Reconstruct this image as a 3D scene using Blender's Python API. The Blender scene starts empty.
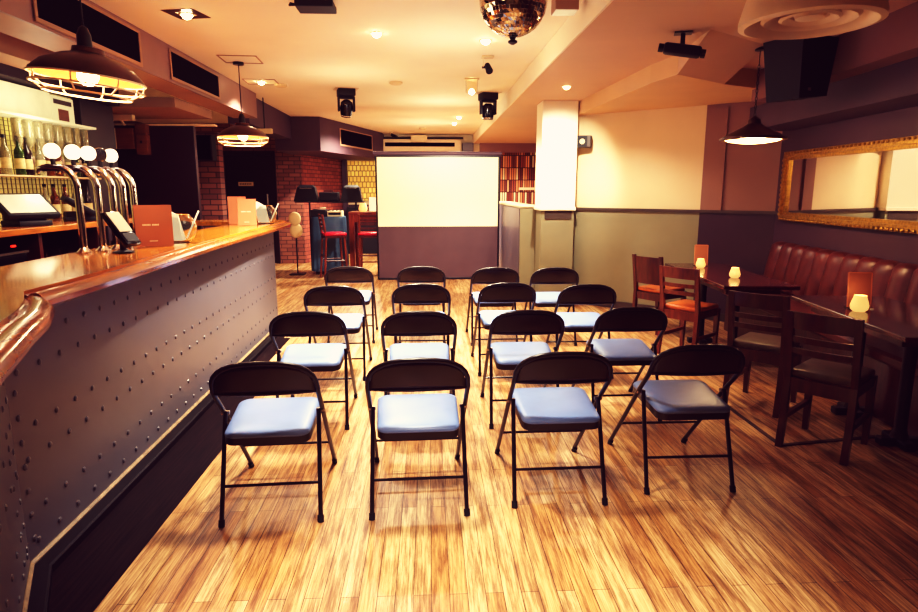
import bpy, bmesh, math, random
from mathutils import Vector, Matrix
random.seed(7)
C = bpy.context.scene.collection
PI = math.pi
R = math.radians

# ------------------------------------------------------------------ colour
def lin(h):
    if isinstance(h, str):
        h = h.lstrip('#')
        v = [int(h[i:i+2], 16)/255 for i in (0, 2, 4)]
        return tuple((x/12.92 if x <= .04045 else ((x+.055)/1.055)**2.4) for x in v)
    return h

# ------------------------------------------------------------------ materials
def nodes(name):
    m = bpy.data.materials.new(name); m.use_nodes = True
    nt = m.node_tree
    return m, nt, nt.nodes['Principled BSDF']

def mat(name, col, rough=.5, metal=0., var=.12, scale=6., bump=0., coat=0., emit=None, estr=0., trans=0., ior=1.45, stretch=None, spec=.5):
    m, nt, b = nodes(name)
    c = lin(col)
    tc = nt.nodes.new('ShaderNodeTexCoord')
    mp = nt.nodes.new('ShaderNodeMapping'); nt.links.new(tc.outputs['Object'], mp.inputs['Vector'])
    if stretch: mp.inputs['Scale'].default_value = stretch
    n = nt.nodes.new('ShaderNodeTexNoise'); n.inputs['Scale'].default_value = scale; n.inputs['Detail'].default_value = 6
    nt.links.new(mp.outputs[0], n.inputs['Vector'])
    r = nt.nodes.new('ShaderNodeValToRGB')
    r.color_ramp.elements[0].position = .3; r.color_ramp.elements[1].position = .7
    r.color_ramp.elements[0].color = (*[max(0, x*(1-var)) for x in c], 1)
    r.color_ramp.elements[1].color = (*[min(1, x*(1+var)) for x in c], 1)
    nt.links.new(n.outputs['Fac'], r.inputs['Fac']); nt.links.new(r.outputs['Color'], b.inputs['Base Color'])
    b.inputs['Roughness'].default_value = rough; b.inputs['Metallic'].default_value = metal
    b.inputs['Specular IOR Level'].default_value = spec
    b.inputs['Coat Weight'].default_value = coat; b.inputs['Coat Roughness'].default_value = .08
    b.inputs['IOR'].default_value = ior; b.inputs['Transmission Weight'].default_value = trans
    if emit is not None:
        b.inputs['Emission Color'].default_value = (*lin(emit), 1); b.inputs['Emission Strength'].default_value = estr
    if bump:
        bp = nt.nodes.new('ShaderNodeBump'); bp.inputs['Strength'].default_value = bump; bp.inputs['Distance'].default_value = .01
        nt.links.new(n.outputs['Fac'], bp.inputs['Height']); nt.links.new(bp.outputs['Normal'], b.inputs['Normal'])
    return m

def floor_material():
    m, nt, b = nodes('oak_strip_floor')
    L = nt.links.new; N = nt.nodes.new
    tc = N('ShaderNodeTexCoord'); sx = N('ShaderNodeSeparateXYZ'); L(tc.outputs['Object'], sx.inputs[0])
    cb = N('ShaderNodeCombineXYZ'); L(sx.outputs['Y'], cb.inputs['X']); L(sx.outputs['X'], cb.inputs['Y'])
    br = N('ShaderNodeTexBrick'); L(cb.outputs[0], br.inputs['Vector'])
    br.offset = .37; br.offset_frequency = 2
    br.inputs['Scale'].default_value = 1; br.inputs['Brick Width'].default_value = 1.05; br.inputs['Row Height'].default_value = .068
    br.inputs['Mortar Size'].default_value = .0016; br.inputs['Mortar Smooth'].default_value = .3; br.inputs['Bias'].default_value = 0
    br.inputs['Color1'].default_value = (*lin('#c4925c'), 1); br.inputs['Color2'].default_value = (*lin('#ecca98'), 1)
    br.inputs['Mortar'].default_value = (*lin('#4a2a14'), 1)
    def noise(sc, scale, det=8, rough=.6):
        mp = N('ShaderNodeMapping'); L(tc.outputs['Object'], mp.inputs[0]); mp.inputs['Scale'].default_value = sc
        n = N('ShaderNodeTexNoise'); n.inputs['Scale'].default_value = scale; n.inputs['Detail'].default_value = det; n.inputs['Roughness'].default_value = rough
        L(mp.outputs[0], n.inputs['Vector']); return n
    def ramp(src, p0, c0, p1, c1):
        r = N('ShaderNodeValToRGB'); r.color_ramp.elements[0].position = p0; r.color_ramp.elements[1].position = p1
        r.color_ramp.elements[0].color = (*c0, 1); r.color_ramp.elements[1].color = (*c1, 1); L(src, r.inputs['Fac']); return r
    def mul(a, bb, f=1.):
        x = N('ShaderNodeMix'); x.data_type = 'RGBA'; x.blend_type = 'MULTIPLY'; x.inputs['Factor'].default_value = f
        L(a, x.inputs['A']); L(bb, x.inputs['B']); return x.outputs['Result']
    g = noise((38, 1.0, 1), 4.5); rg = ramp(g.outputs['Fac'], .36, (.36, .26, .18), .60, (1, 1, 1))
    s = noise((10, .8, 1), 2.6, 10, .75); rs = ramp(s.outputs['Fac'], .42, (.26, .15, .085), .55, (1, 1, 1))
    w = noise((1, .6, 1), .9, 3); rw = ramp(w.outputs['Fac'], .35, (.72, .62, .52), .65, (1.05, 1.02, .98))
    d = noise((30, 8, 1), 6., 4, .8); rd = ramp(d.outputs['Fac'], .28, (.25, .14, .08), .38, (1, 1, 1))
    col = mul(br.outputs['Color'], rg.outputs[0], .8); col = mul(col, rs.outputs[0], .75); col = mul(col, rw.outputs[0], .9); col = mul(col, rd.outputs[0], .6)
    L(col, b.inputs['Base Color'])
    rr = ramp(s.outputs['Fac'], .35, (.5, .5, .5), .65, (.27, .27, .27)); L(rr.outputs[0], b.inputs['Roughness'])
    bp = N('ShaderNodeBump'); bp.inputs['Strength'].default_value = .25; bp.inputs['Distance'].default_value = .004
    mx = N('ShaderNodeMath'); mx.operation = 'SUBTRACT'; L(g.outputs['Fac'], mx.inputs[0]); L(br.outputs['Fac'], mx.inputs[1])
    L(mx.outputs[0], bp.inputs['Height']); L(bp.outputs[0], b.inputs['Normal'])
    b.inputs['Specular IOR Level'].default_value = .45
    return m

def brick_material(name, c1, c2, mortar, axis='X'):
    m, nt, b = nodes(name); L = nt.links.new; N = nt.nodes.new
    tc = N('ShaderNodeTexCoord'); sx = N('ShaderNodeSeparateXYZ'); L(tc.outputs['Object'], sx.inputs[0])
    cb = N('ShaderNodeCombineXYZ'); L(sx.outputs[axis], cb.inputs['X']); L(sx.outputs['Z'], cb.inputs['Y'])
    br = N('ShaderNodeTexBrick'); L(cb.outputs[0], br.inputs['Vector'])
    br.inputs['Scale'].default_value = 1; br.inputs['Brick Width'].default_value = .225; br.inputs['Row Height'].default_value = .08
    br.inputs['Mortar Size'].default_value = .008; br.inputs['Mortar Smooth'].default_value = .1
    br.inputs['Color1'].default_value = (*lin(c1), 1); br.inputs['Color2'].default_value = (*lin(c2), 1); br.inputs['Mortar'].default_value = (*lin(mortar), 1)
    L(br.outputs['Color'], b.inputs['Base Color']); b.inputs['Roughness'].default_value = .75
    bp = N('ShaderNodeBump'); bp.inputs['Strength'].default_value = .5; bp.inputs['Distance'].default_value = .01; bp.invert = True
    L(br.outputs['Fac'], bp.inputs['Height']); L(bp.outputs[0], b.inputs['Normal'])
    return m

def book_material():
    # shelves of old books printed on wallpaper
    m, nt, b = nodes('bookshelf_wallpaper'); L = nt.links.new; N = nt.nodes.new
    tc = N('ShaderNodeTexCoord'); sx = N('ShaderNodeSeparateXYZ'); L(tc.outputs['Object'], sx.inputs[0])
    cb = N('ShaderNodeCombineXYZ'); L(sx.outputs['Z'], cb.inputs['X']); L(sx.outputs['X'], cb.inputs['Y'])
    br = N('ShaderNodeTexBrick'); L(cb.outputs[0], br.inputs['Vector']); br.offset = 0
    br.inputs['Scale'].default_value = 1; br.inputs['Brick Width'].default_value = .29; br.inputs['Row Height'].default_value = .055
    br.inputs['Mortar Size'].default_value = .010; br.inputs['Color1'].default_value = (0, 0, 0, 1); br.inputs['Color2'].default_value = (1, 1, 1, 1)
    br.inputs['Mortar'].default_value = (0, 0, 0, 1)
    r = N('ShaderNodeValToRGB'); r.color_ramp.interpolation = 'CONSTANT'
    cols = ['#7a3a2a', '#b0603e', '#84402c', '#e0a070', '#9c5038', '#f4e2ba', '#b06c46', '#d0885a', '#6a3024', '#ecb888']
    while len(r.color_ramp.elements) < len(cols): r.color_ramp.elements.new(.5)
    for i, c in enumerate(cols):
        r.color_ramp.elements[i].position = i/len(cols); r.color_ramp.elements[i].color = (*lin(c), 1)
    L(br.outputs['Color'], r.inputs['Fac'])
    mx = N('ShaderNodeMix'); mx.data_type = 'RGBA'; L(br.outputs['Fac'], mx.inputs['Factor']); L(r.outputs[0], mx.inputs['A']); mx.inputs['B'].default_value = (*lin('#3a1610'), 1)
    L(mx.outputs['Result'], b.inputs['Base Color']); b.inputs['Roughness'].default_value = .7
    return m

def mural_material():
    m, nt, b = nodes('yellow_figured_print'); L = nt.links.new; N = nt.nodes.new
    tc = N('ShaderNodeTexCoord')
    br = N('ShaderNodeTexBrick'); sx = N('ShaderNodeSeparateXYZ'); L(tc.outputs['Object'], sx.inputs[0])
    cb = N('ShaderNodeCombineXYZ'); L(sx.outputs['X'], cb.inputs['X']); L(sx.outputs['Z'], cb.inputs['Y']); L(cb.outputs[0], br.inputs['Vector'])
    br.inputs['Scale'].default_value = 1; br.inputs['Brick Width'].default_value = .09; br.inputs['Row Height'].default_value = .13; br.inputs['Mortar Size'].default_value = .012
    br.inputs['Color1'].default_value = (*lin('#f0cf6c'), 1); br.inputs['Color2'].default_value = (*lin('#d9a94e'), 1); br.inputs['Mortar'].default_value = (*lin('#8a6a32'), 1)
    n = N('ShaderNodeTexNoise'); n.inputs['Scale'].default_value = 7; n.inputs['Detail'].default_value = 2; L(tc.outputs['Object'], n.inputs['Vector'])
    # darker figures towards one side
    ad = N('ShaderNodeMath'); ad.operation = 'MULTIPLY_ADD'; L(sx.outputs['X'], ad.inputs[0]); ad.inputs[1].default_value = .55; L(n.outputs['Fac'], ad.inputs[2])
    r = N('ShaderNodeValToRGB'); r.color_ramp.interpolation = 'CONSTANT'; L(ad.outputs[0], r.inputs[0])
    r.color_ramp.elements[0].color = (0, 0, 0, 1); r.color_ramp.elements[1].position = .63; r.color_ramp.elements[1].color = (1, 1, 1, 1)
    mx = N('ShaderNodeMix'); mx.data_type = 'RGBA'; L(r.outputs[0], mx.inputs['Factor']); L(br.outputs['Color'], mx.inputs['A']); mx.inputs['B'].default_value = (*lin('#2c1a16'), 1)
    L(mx.outputs['Result'], b.inputs['Base Color']); b.inputs['Roughness'].default_value = .5
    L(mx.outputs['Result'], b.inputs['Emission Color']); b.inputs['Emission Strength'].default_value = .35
    return m

M = {}
M['floor'] = floor_material()
M['shadowfloor'] = mat('dark_shadow_boards', '#170c09', .6, var=.9, scale=3, stretch=(30, 1, 1), spec=.1)  # near-black tone carries the shadow of the counter overhang
M['floorseam'] = mat('worn_floor_seam', '#3c2416', .5, var=.6, scale=8)
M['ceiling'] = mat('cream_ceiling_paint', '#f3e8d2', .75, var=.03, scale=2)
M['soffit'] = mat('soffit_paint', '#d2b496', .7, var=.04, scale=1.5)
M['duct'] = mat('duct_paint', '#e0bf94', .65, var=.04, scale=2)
M['mauve'] = mat('mauve_soffit_paint', '#8d6a62', .6, var=.06, scale=2)
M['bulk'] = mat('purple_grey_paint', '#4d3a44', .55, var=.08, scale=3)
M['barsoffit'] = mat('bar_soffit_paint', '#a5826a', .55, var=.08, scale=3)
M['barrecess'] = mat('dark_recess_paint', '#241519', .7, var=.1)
M['fascia'] = mat('bar_fascia_paint', '#8b6c68', .5, var=.08, scale=3)
M['cream'] = mat('cream_wall_paint', '#e8d2ae', .6, var=.04, scale=2)
M['white'] = mat('white_column_paint', '#fbf3e0', .5, var=.02, scale=2)
M['dado'] = mat('grey_green_dado_paint', '#8a866e', .4, var=.06, scale=3)
M['dadograin'] = mat('grey_panel_paint', '#6a6470', .4, var=.06, scale=3)
M['shadedwall'] = mat('shaded_wall_taupe', '#957062', .55, var=.05, scale=2)  # wall past the corner: its shade is put into the darker colour
M['darkdado'] = mat('dark_purple_dado', '#42303a', .4, var=.08, scale=3)
M['rail'] = mat('dado_rail_paint', '#4c4038', .45)
M['brick'] = brick_material('painted_brick', '#a06a56', '#805044', '#503830')
M['brickY'] = brick_material('painted_brick_side', '#a05a48', '#804034', '#54302a', 'Y')
M['brickpier'] = brick_material('worn_brick', '#9a6452', '#684038', '#46302c')
M['black'] = mat('black_metal', '#0c0908', .35, var=.2)
M['blackp'] = mat('black_plastic', '#060405', .6, var=.2)
M['blackg'] = mat('black_gloss', '#0a0708', .15, var=.1)
M['darkvent'] = mat('vent_mesh', '#060304', .9, spec=.05, var=.4, scale=200)
M['chairmetal'] = mat('black_chair_enamel', '#17100f', .3, var=.15, scale=20)
M['chairback'] = mat('black_brown_chair_back', '#241512', .28, var=.2, scale=10, bump=.03)
M['seatpad'] = mat('pale_blue_vinyl', '#6d86be', .38, var=.09, scale=7, bump=.08)
M['rubber'] = mat('black_rubber', '#070606', .7)
M['wood'] = mat('varnished_bar_wood', '#c97e2a', .2, var=.35, scale=3, coat=.6, stretch=(9, 1, 9))
M['wooddark'] = mat('worn_bar_moulding', '#a65c1e', .22, var=.45, scale=4, coat=.6, stretch=(9, 1, 9), bump=.05)
M['barpanel'] = mat('purple_grey_metal_panel', '#5f5d66', .34, var=.06, scale=2.5, bump=.02, spec=.4)
M['skirt'] = mat('black_plinth', '#0c0707', .6, spec=.15, var=.3)
M['skirtlip'] = mat('lit_worn_plinth_edge', '#8a7458', .4, var=.4, scale=20)  # pale tone paints the light caught along the worn plinth edge
M['chrome'] = mat('chrome', '#eeeef4', .1, 1., var=.03)
M['steel'] = mat('brushed_steel', '#a89888', .3, 1., var=.1)
M['mahog'] = mat('dark_red_wood', '#481c11', .3, var=.4, scale=4, coat=.3, stretch=(8, 8, 1.2))
M['mahogtop'] = mat('dark_red_table_top', '#4a160f', .2, var=.3, scale=4, coat=.5, stretch=(8, 1.2, 1))
M['mahoglit'] = mat('red_brown_wood', '#6c3018', .32, var=.35, scale=4, coat=.3, stretch=(8, 8, 1.2))
M['tan'] = mat('tan_leather', '#c8682a', .35, var=.12, scale=20, bump=.04)
M['olive'] = mat('olive_brown_leather', '#5e5040', .4, var=.2, scale=20, bump=.04)
M['bench'] = mat('oxblood_leather', '#5c281b', .36, var=.22, scale=12, bump=.06)
M['red'] = mat('red_vinyl', '#b01026', .25, var=.1)
M['gilt'] = mat('gilt_frame', '#b08a3c', .35, .75, var=.35, scale=40, bump=.3)
M['mirror'] = mat('mirror_glass', '#e6e2da', .02, 1., var=.01)
M['glass'] = mat('clear_glass', '#fff8ea', .02, trans=1., var=.0)
M['candle'] = mat('lit_frosted_glass', '#f2dca4', .5, emit='#ffcf7e', estr=.75)
M['menu'] = mat('orange_brown_card', '#a86e56', .5, var=.06)
M['menulight'] = mat('peach_card', '#cf8a66', .5, var=.05)
M['ink'] = mat('pale_ink', '#f6e6cc', .6)
M['paper'] = mat('glowing_white_paper', '#fbf6ea', .6, emit='#fff4dc', estr=.5)  # emission added so napkins and cards stay white in the shade
M['screen'] = mat('white_screen_fabric', '#f6e6c4', .8, var=.01)
M['drape'] = mat('plum_drape', '#523c40', .7, var=.06, scale=3)
M['bulb'] = mat('lit_bulb', '#ffffff', .3, emit='#ffe6b4', estr=60)
M['bulbdim'] = mat('dim_lit_lens', '#ffffff', .3, emit='#ffe2a8', estr=12)
M['tapbadge'] = mat('lit_white_badge', '#ffffff', .3, emit='#fff6e4', estr=1.2)
M['copper'] = mat('bronze_shade', '#5c3c2e', .3, .6, var=.25, scale=8)
M['shadein'] = mat('warm_shade_inner', '#b06a30', .5, .0, var=.1)
M['cage'] = mat('pale_wire', '#f0e0c4', .4, .1)
M['diffuse'] = mat('glowing_diffuser', '#fff0d0', .4, emit='#ffd894', estr=9)
M['offwhite'] = mat('off_white_plastic', '#d8c29c', .5, var=.05)
M['ivory'] = mat('ivory_metal', '#e6cfae', .5, var=.06)
M['blue'] = mat('blue_cloth', '#3c5872', .6, var=.2, scale=5)
M['bookwall'] = book_material()
M['mural'] = mural_material()
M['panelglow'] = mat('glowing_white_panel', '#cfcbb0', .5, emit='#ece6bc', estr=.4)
M['grid'] = mat('wire_grid', '#6e6038', .4, .3, var=.2)
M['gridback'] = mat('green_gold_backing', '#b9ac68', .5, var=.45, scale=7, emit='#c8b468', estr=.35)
M['amber'] = mat('amber_bottle', '#8a4a1a', .08, var=.1, trans=.6)
M['greenb'] = mat('green_bottle', '#4d6a2a', .08, var=.1, trans=.6)
M['clearb'] = mat('clear_bottle', '#dcd6b4', .08, var=.1, trans=.7)
M['darkb'] = mat('dark_bottle', '#20100c', .12, var=.1)
M['label'] = mat('bottle_label', '#e2cf9c', .6, var=.2, scale=30)
M['walnut'] = mat('brown_box_wood', '#7c4a30', .45, var=.2, stretch=(1, 1, 8))
M['lcd'] = mat('pale_screen_face', '#b9b6a4', .2, emit='#cfc9b0', estr=.35)
M['creamcloth'] = mat('cream_cloth', '#e2c79a', .7, var=.05)
M['doorblack'] = mat('black_door_paint', '#1d1318', .35, var=.15)
M['panelwall'] = mat('dark_plum_panel', '#2c1c24', .3, var=.15, scale=1.5)
M['mirrortile'] = mat('mirror_tile', '#cfc0a8', .06, 1., var=.25, scale=30)
M['redled'] = mat('red_led', '#ff3020', .4, emit='#ff3018', estr=2)

# ------------------------------------------------------------------ mesh builder
class MB:
    def __init__(s): s.v = []; s.f = []
    def add(s, vs, fs, T=None):
        b = len(s.v)
        for v in vs:
            v = Vector(v)
            s.v.append(T @ v if T else v)
        s.f += [tuple(b+i for i in f) for f in fs]
        return s
    def box(s, c, d, T=None, bev=0., seg=2):
        bm = bmesh.new(); bmesh.ops.create_cube(bm, size=1.)
        for v in bm.verts: v.co = Vector((v.co.x*d[0], v.co.y*d[1], v.co.z*d[2]))
        if bev > 0: bmesh.ops.bevel(bm, geom=bm.edges[:], offset=min(bev, min(d)*.49), segments=seg, affect='EDGES', profile=.5)
        bm.verts.index_update()
        cc = Vector(c)
        s.add([v.co+cc for v in bm.verts], [[v.index for v in f.verts] for f in bm.faces], T); bm.free(); return s
    def span(s, lo, hi, bev=0., T=None):
        return s.box([(a+b)/2 for a, b in zip(lo, hi)], [abs(b-a) for a, b in zip(lo, hi)], T, bev)
    def tube(s, pts, r, n=10, T=None, cap=True, flat=None):
        pts = [Vector(p) for p in pts]; m = len(pts); rs = r if isinstance(r, (list, tuple)) else [r]*m
        vs = []; prev = None
        for i, p in enumerate(pts):
            t = (pts[min(i+1, m-1)]-pts[max(i-1, 0)]).normalized()
            if prev is None:
                u = t.cross(Vector((0, 0, 1)))
                if u.length < 1e-3: u = t.cross(Vector((1, 0, 0)))
            else: u = prev - t*prev.dot(t)
            u.normalize(); w = t.cross(u).normalized(); prev = u
            k = 1.
            if 0 < i < m-1:
                a = (pts[i]-pts[i-1]).normalized(); bb = (pts[i+1]-pts[i]).normalized()
                k = 1/max(.6, math.sqrt(max(0, (1+a.dot(bb))/2)))
            for j in range(n):
                an = 2*PI*j/n
                vs.append(p+(u*math.cos(an)+w*math.sin(an)*(flat or 1))*rs[i]*(k if k < 1.4 else 1.4))
        fs = [(i*n+j, i*n+(j+1) % n, (i+1)*n+(j+1) % n, (i+1)*n+j) for i in range(m-1) for j in range(n)]
        if cap: fs += [tuple(range(n))[::-1], tuple((m-1)*n+j for j in range(n))]
        return s.add(vs, fs, T)
    def lathe(s, prof, n=24, T=None, capb=False, capt=False):
        vs = [(r*math.cos(2*PI*j/n), r*math.sin(2*PI*j/n), z) for r, z in prof for j in range(n)]
        m = len(prof)
        fs = [(i*n+j, i*n+(j+1) % n, (i+1)*n+(j+1) % n, (i+1)*n+j) for i in range(m-1) for j in range(n)]
        if capb: fs.append(tuple(range(n))[::-1])
        if capt: fs.append(tuple((m-1)*n+j for j in range(n)))
        return s.add(vs, fs, T)
    def ball(s, c, r, n=12, m=8, T=None, sc=(1, 1, 1)):
        prof = []
        vs = [Vector((0, 0, -r))]; 
        for i in range(1, m):
            a = -PI/2+PI*i/m
            for j in range(n): vs.append(Vector((r*math.cos(a)*math.cos(2*PI*j/n), r*math.cos(a)*math.sin(2*PI*j/n), r*math.sin(a))))
        vs.append(Vector((0, 0, r)))
        fs = [(0, 1+(j+1) % n, 1+j) for j in range(n)]
        fs += [(1+i*n+j, 1+i*n+(j+1) % n, 1+(i+1)*n+(j+1) % n, 1+(i+1)*n+j) for i in range(m-2) for j in range(n)]
        L = len(vs)-1; b = 1+(m-2)*n
        fs += [(b+j, b+(j+1) % n, L) for j in range(n)]
        cc = Vector(c)
        return s.add([Vector((v.x*sc[0], v.y*sc[1], v.z*sc[2]))+cc for v in vs], fs, T)
    def prism(s, poly, z0, z1, T=None):
        n = len(poly)
        vs = [(x, y, z0) for x, y in poly]+[(x, y, z1) for x, y in poly]
        fs = [tuple(range(n))[::-1], tuple(range(n, 2*n))]+[(i, (i+1) % n, n+(i+1) % n, n+i) for i in range(n)]
        return s.add(vs, fs, T)
    def sweep(s, path, prof, T=None, ks=None):
        # prof (offset to the side, z) along a plan path
        P = [Vector((p[0], p[1])) for p in path]; m = len(P); k = len(prof); vs = []
        for i, p in enumerate(P):
            if i == 0: d = P[1]-P[0]; nn = Vector((d.y, -d.x)).normalized()
            elif i == m-1: d = P[-1]-P[-2]; nn = Vector((d.y, -d.x)).normalized()
            else:
                a = (P[i]-P[i-1]).normalized(); b = (P[i+1]-P[i]).normalized()
                na = Vector((a.y, -a.x)); nb = Vector((b.y, -b.x)); nn = (na+nb).normalized(); nn = nn/max(.5, nn.dot(na))
            for o, z in prof: q = p+nn*o*(ks[i] if ks else 1); vs.append((q.x, q.y, z if not ks else 1.128+(z-1.128)*min(1, .55+.45*ks[i])))
        fs = [(i*k+j, i*k+(j+1) % k, (i+1)*k+(j+1) % k, (i+1)*k+j) for i in range(m-1) for j in range(k)]
        fs += [tuple(range(k))[::-1], tuple((m-1)*k+j for j in range(k))]
        return s.add(vs, fs, T)
    def build(s, name, m, parent=None, smooth=False, angle=40):
        me = bpy.data.meshes.new(name); me.from_pydata([tuple(v) for v in s.v], [], s.f)
        bm = bmesh.new(); bm.from_mesh(me); bmesh.ops.recalc_face_normals(bm, faces=bm.faces[:]); bm.to_mesh(me); bm.free()
        me.materials.append(m if not isinstance(m, str) else M[m]); o = bpy.data.objects.new(name, me); C.objects.link(o)
        if smooth:
            for p in me.polygons: p.use_smooth = True
            try: me.set_sharp_from_angle(angle=R(angle))
            except Exception: pass
        if parent: o.parent = parent
        return o

def thing(name, label, cat, loc=(0, 0, 0), rz=0., group=None):
    o = bpy.data.objects.new(name, None); C.objects.link(o); o.location = loc; o.rotation_euler = (0, 0, rz); o.empty_display_size = .1
    o['label'] = label; o['category'] = cat
    if group: o['group'] = group
    return o
def tag(o, label, cat, group=None):
    o['label'] = label; o['category'] = cat
    if group: o['group'] = group
    return o
def struct(o): o['kind'] = 'structure'; return o
def dup(root, loc, rz, label, group=None):
    r = root.copy(); C.objects.link(r); r.location = loc; r.rotation_euler = (0, 0, rz); r['label'] = label
    if group: r['group'] = group
    for ch in list(root.children):
        c = ch.copy(); C.objects.link(c); c.parent = r
        for g in list(ch.children):
            d = g.copy(); C.objects.link(d); d.parent = c
    return r
def arc(c, r, a0, a1, n):
    return [(c[0]+r*math.cos(a0+(a1-a0)*i/n), c[1]+r*math.sin(a0+(a1-a0)*i/n)) for i in range(n+1)]
def TR(x, y, z, rz=0, rx=0, ry=0):
    return Matrix.Translation((x, y, z)) @ Matrix.Rotation(rz, 4, 'Z') @ Matrix.Rotation(ry, 4, 'Y') @ Matrix.Rotation(rx, 4, 'X')
def light(kind, loc, power, col=(1, .80, .56), size=.05, spot=130, blend=.7, aim=None):
    d = bpy.data.lights.new('lamp', kind); d.energy = power; d.color = col; d.shadow_soft_size = size
    if kind == 'SPOT': d.spot_size = R(spot); d.spot_blend = blend
    o = bpy.data.objects.new('lamp_or_fill_light', d); C.objects.link(o); o.location = loc
    if aim: o.rotation_euler = (Vector(aim)-Vector(loc)).to_track_quat('-Z', 'Y').to_euler()
    return o

# ------------------------------------------------------------------ the setting
ZC, ZS = 2.8, 2.6          # main ceiling, lowered soffit
struct(MB().span((-5.6, -3., -.1), (4.6, 15.9, 0)).build('floor', 'floor'))
struct(MB().span((-5.6, -3., ZC), (4.6, 15.9, ZC+.1)).build('ceiling', 'ceiling'))
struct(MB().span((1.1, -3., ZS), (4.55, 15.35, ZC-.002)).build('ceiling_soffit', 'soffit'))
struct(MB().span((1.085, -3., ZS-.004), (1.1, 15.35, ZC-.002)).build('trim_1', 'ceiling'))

def wallseg(name, p0, p1, z0, z1, m, th=.1, side=1):
    p0 = Vector(p0); p1 = Vector(p1); d = (p1-p0).normalized(); n = Vector((-d.y, d.x))*side*th
    return struct(MB().prism([tuple(p0), tuple(p1), tuple(p1+n), tuple(p0+n)], z0, z1).build(name, m))

RW0 = Vector((3.75, 6.6)); RWd = Vector((.087, .996)).normalized()      # right wall line
def rw(y, off=0.):           # point on the right wall at given Y, moved into the room
    p = RW0+RWd*((y-RW0.y)/RWd.y); return Vector((p.x-RWd.y*off, p.y+RWd.x*off))
CA, CB, CC = Vector((1.9, 8.22)), Vector((3.15, 7.13)), Vector((3.78, 6.58))
wallseg('wall_right', rw(-3), rw(6.62), 0, ZC, 'bulk', .12, -1)
wallseg('wall_corner', CA, CB, 0, ZC, 'cream', .12, 1)
wallseg('wall_corner_end', CB, CC, 0, ZC, 'shadedwall', .12, 1)
dCA = (CB-CA).normalized(); nCA = Vector((-dCA.y, dCA.x))*-1            # into the room
def off(p, k): q = p+nCA*k; return (q.x, q.y)
def strip(name, a, b, k0, k1, z0, z1, m):
    return struct(MB().prism([off(a, k0), off(b, k0), off(b, k1), off(a, k1)], z0, z1).build(name, m))
strip('trim_2', CA, CB, .001, .012, 0, 1.24, 'dado')
strip('trim_3', CB, CC, .001, .012, 0, 1.24, 'darkdado')  # dado darkened here too, shade put into its colour
strip('trim_4', CA, CC, .001, .035, 1.24, 1.275, 'rail')
strip('trim_5', CB+dCA*.02, CB+dCA*.24, .001, .03, 1.275, 2.4, 'shadedwall')
strip('baseboard_corner', CA, CC, .012, .03, 0, .09, 'rail')
# the column and the low partition it stands on
struct(MB().span((1.44, 8.0, 1.285), (1.89, 8.42, ZS-.002), .004).build('column', 'white'))
cb_ = MB().span((1.455, 8.02, 0), (1.885, 8.42, 1.24), .003); struct(cb_.build('column_base', 'dado'))
struct(MB().span((1.42, 7.975, 1.24), (1.9, 8.44, 1.287), .01).build('trim_6', 'white'))
struct(MB().span((1.50, 8.008, 1.13), (1.85, 8.022, 1.235)).build('trim_7', 'rail'))
struct(MB().span((1.24, 8.4, 0), (1.455, 11.2, 1.27)).build('wall_partition', 'dado'))
struct(MB().span((1.215, 8.38, 1.27), (1.47, 11.22, 1.3), .006).build('trim_8', 'cream'))
struct(MB().span((1.228, 8.43, .02), (1.242, 11.18, 1.25)).build('trim_9', 'dadograin'))
# far walls
struct(MB().span((-2.1, 15.4, 0), (4.6, 15.52, ZC)).build('wall_back', 'cream'))
struct(MB().span((-2.1, 15.37, 0), (4.5, 15.398, 1.15)).build('trim_10', 'darkdado'))
struct(MB().span((1.25, 15.2, 2.39), (2.75, 15.398, 2.6)).build('trim_11', 'mauve'))
wp = struct(MB().span((1.3, 15.35, 1.16), (2.75, 15.395, 2.39)).build('wall_bookpaper', 'bookwall'))
struct(MB().span((2.22, 15.27, 1.50), (2.75, 15.35, 1.56)).build('trim_12', 'cream'))
wallseg('wall_far_side', (-2.55, 13.0), (-2.02, 15.4), 0, ZC, 'brickY', .1, 1)
MBk = MB().span((-5.6, 13.0, 0), (-4.16, 13.12, ZC)); MBk.span((-3.07, 13.0, 0), (-2.55, 13.12, ZC)); MBk.span((-4.16, 13.0, 2.27), (-3.07, 13.12, ZC))
struct(MBk.build('wall_far', 'brick'))
struct(MB().span((-3.45, 9.6, 0), (-3.09, 9.8, 2.34)).build('wall_pier', 'brickpier'))
struct(MB().span((-2.04, 15.2, .0), (-1.93, 15.36, 2.25)).build('trim_13', 'bulk'))
# door
struct(MB().span((-4.16, 12.96, 0), (-4.08, 13.06, 2.27)).span((-3.15, 12.96, 0), (-3.07, 13.06, 2.27)).span((-4.08, 12.96, 2.19), (-3.15, 13.06, 2.27)).build('trim_14', 'doorblack'))
d1 = struct(MB().span((-4.075, 12.99, .01), (-3.155, 13.04, 2.185), .004).build('door_1', 'doorblack'))
sg = MB().span((-3.83, 12.975, 1.58), (-3.53, 12.99, 1.66), .003).build('door_sign', 'offwhite', d1)
lt = MB()
for k in range(7): lt.span((-3.80+k*.035, 12.971, 1.605), (-3.778+k*.035, 12.976, 1.635))
lt.build('sign_lettering', 'rail', sg)
MB().tube([(-3.25, 12.93, 1.2), (-3.25, 12.93, 1.42)], .018).tube([(-3.25, 12.99, 1.22), (-3.25, 12.93, 1.22)], .01).tube([(-3.25, 12.99, 1.4), (-3.25, 12.93, 1.4)], .01).build('door_handle', 'steel', d1)
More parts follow.
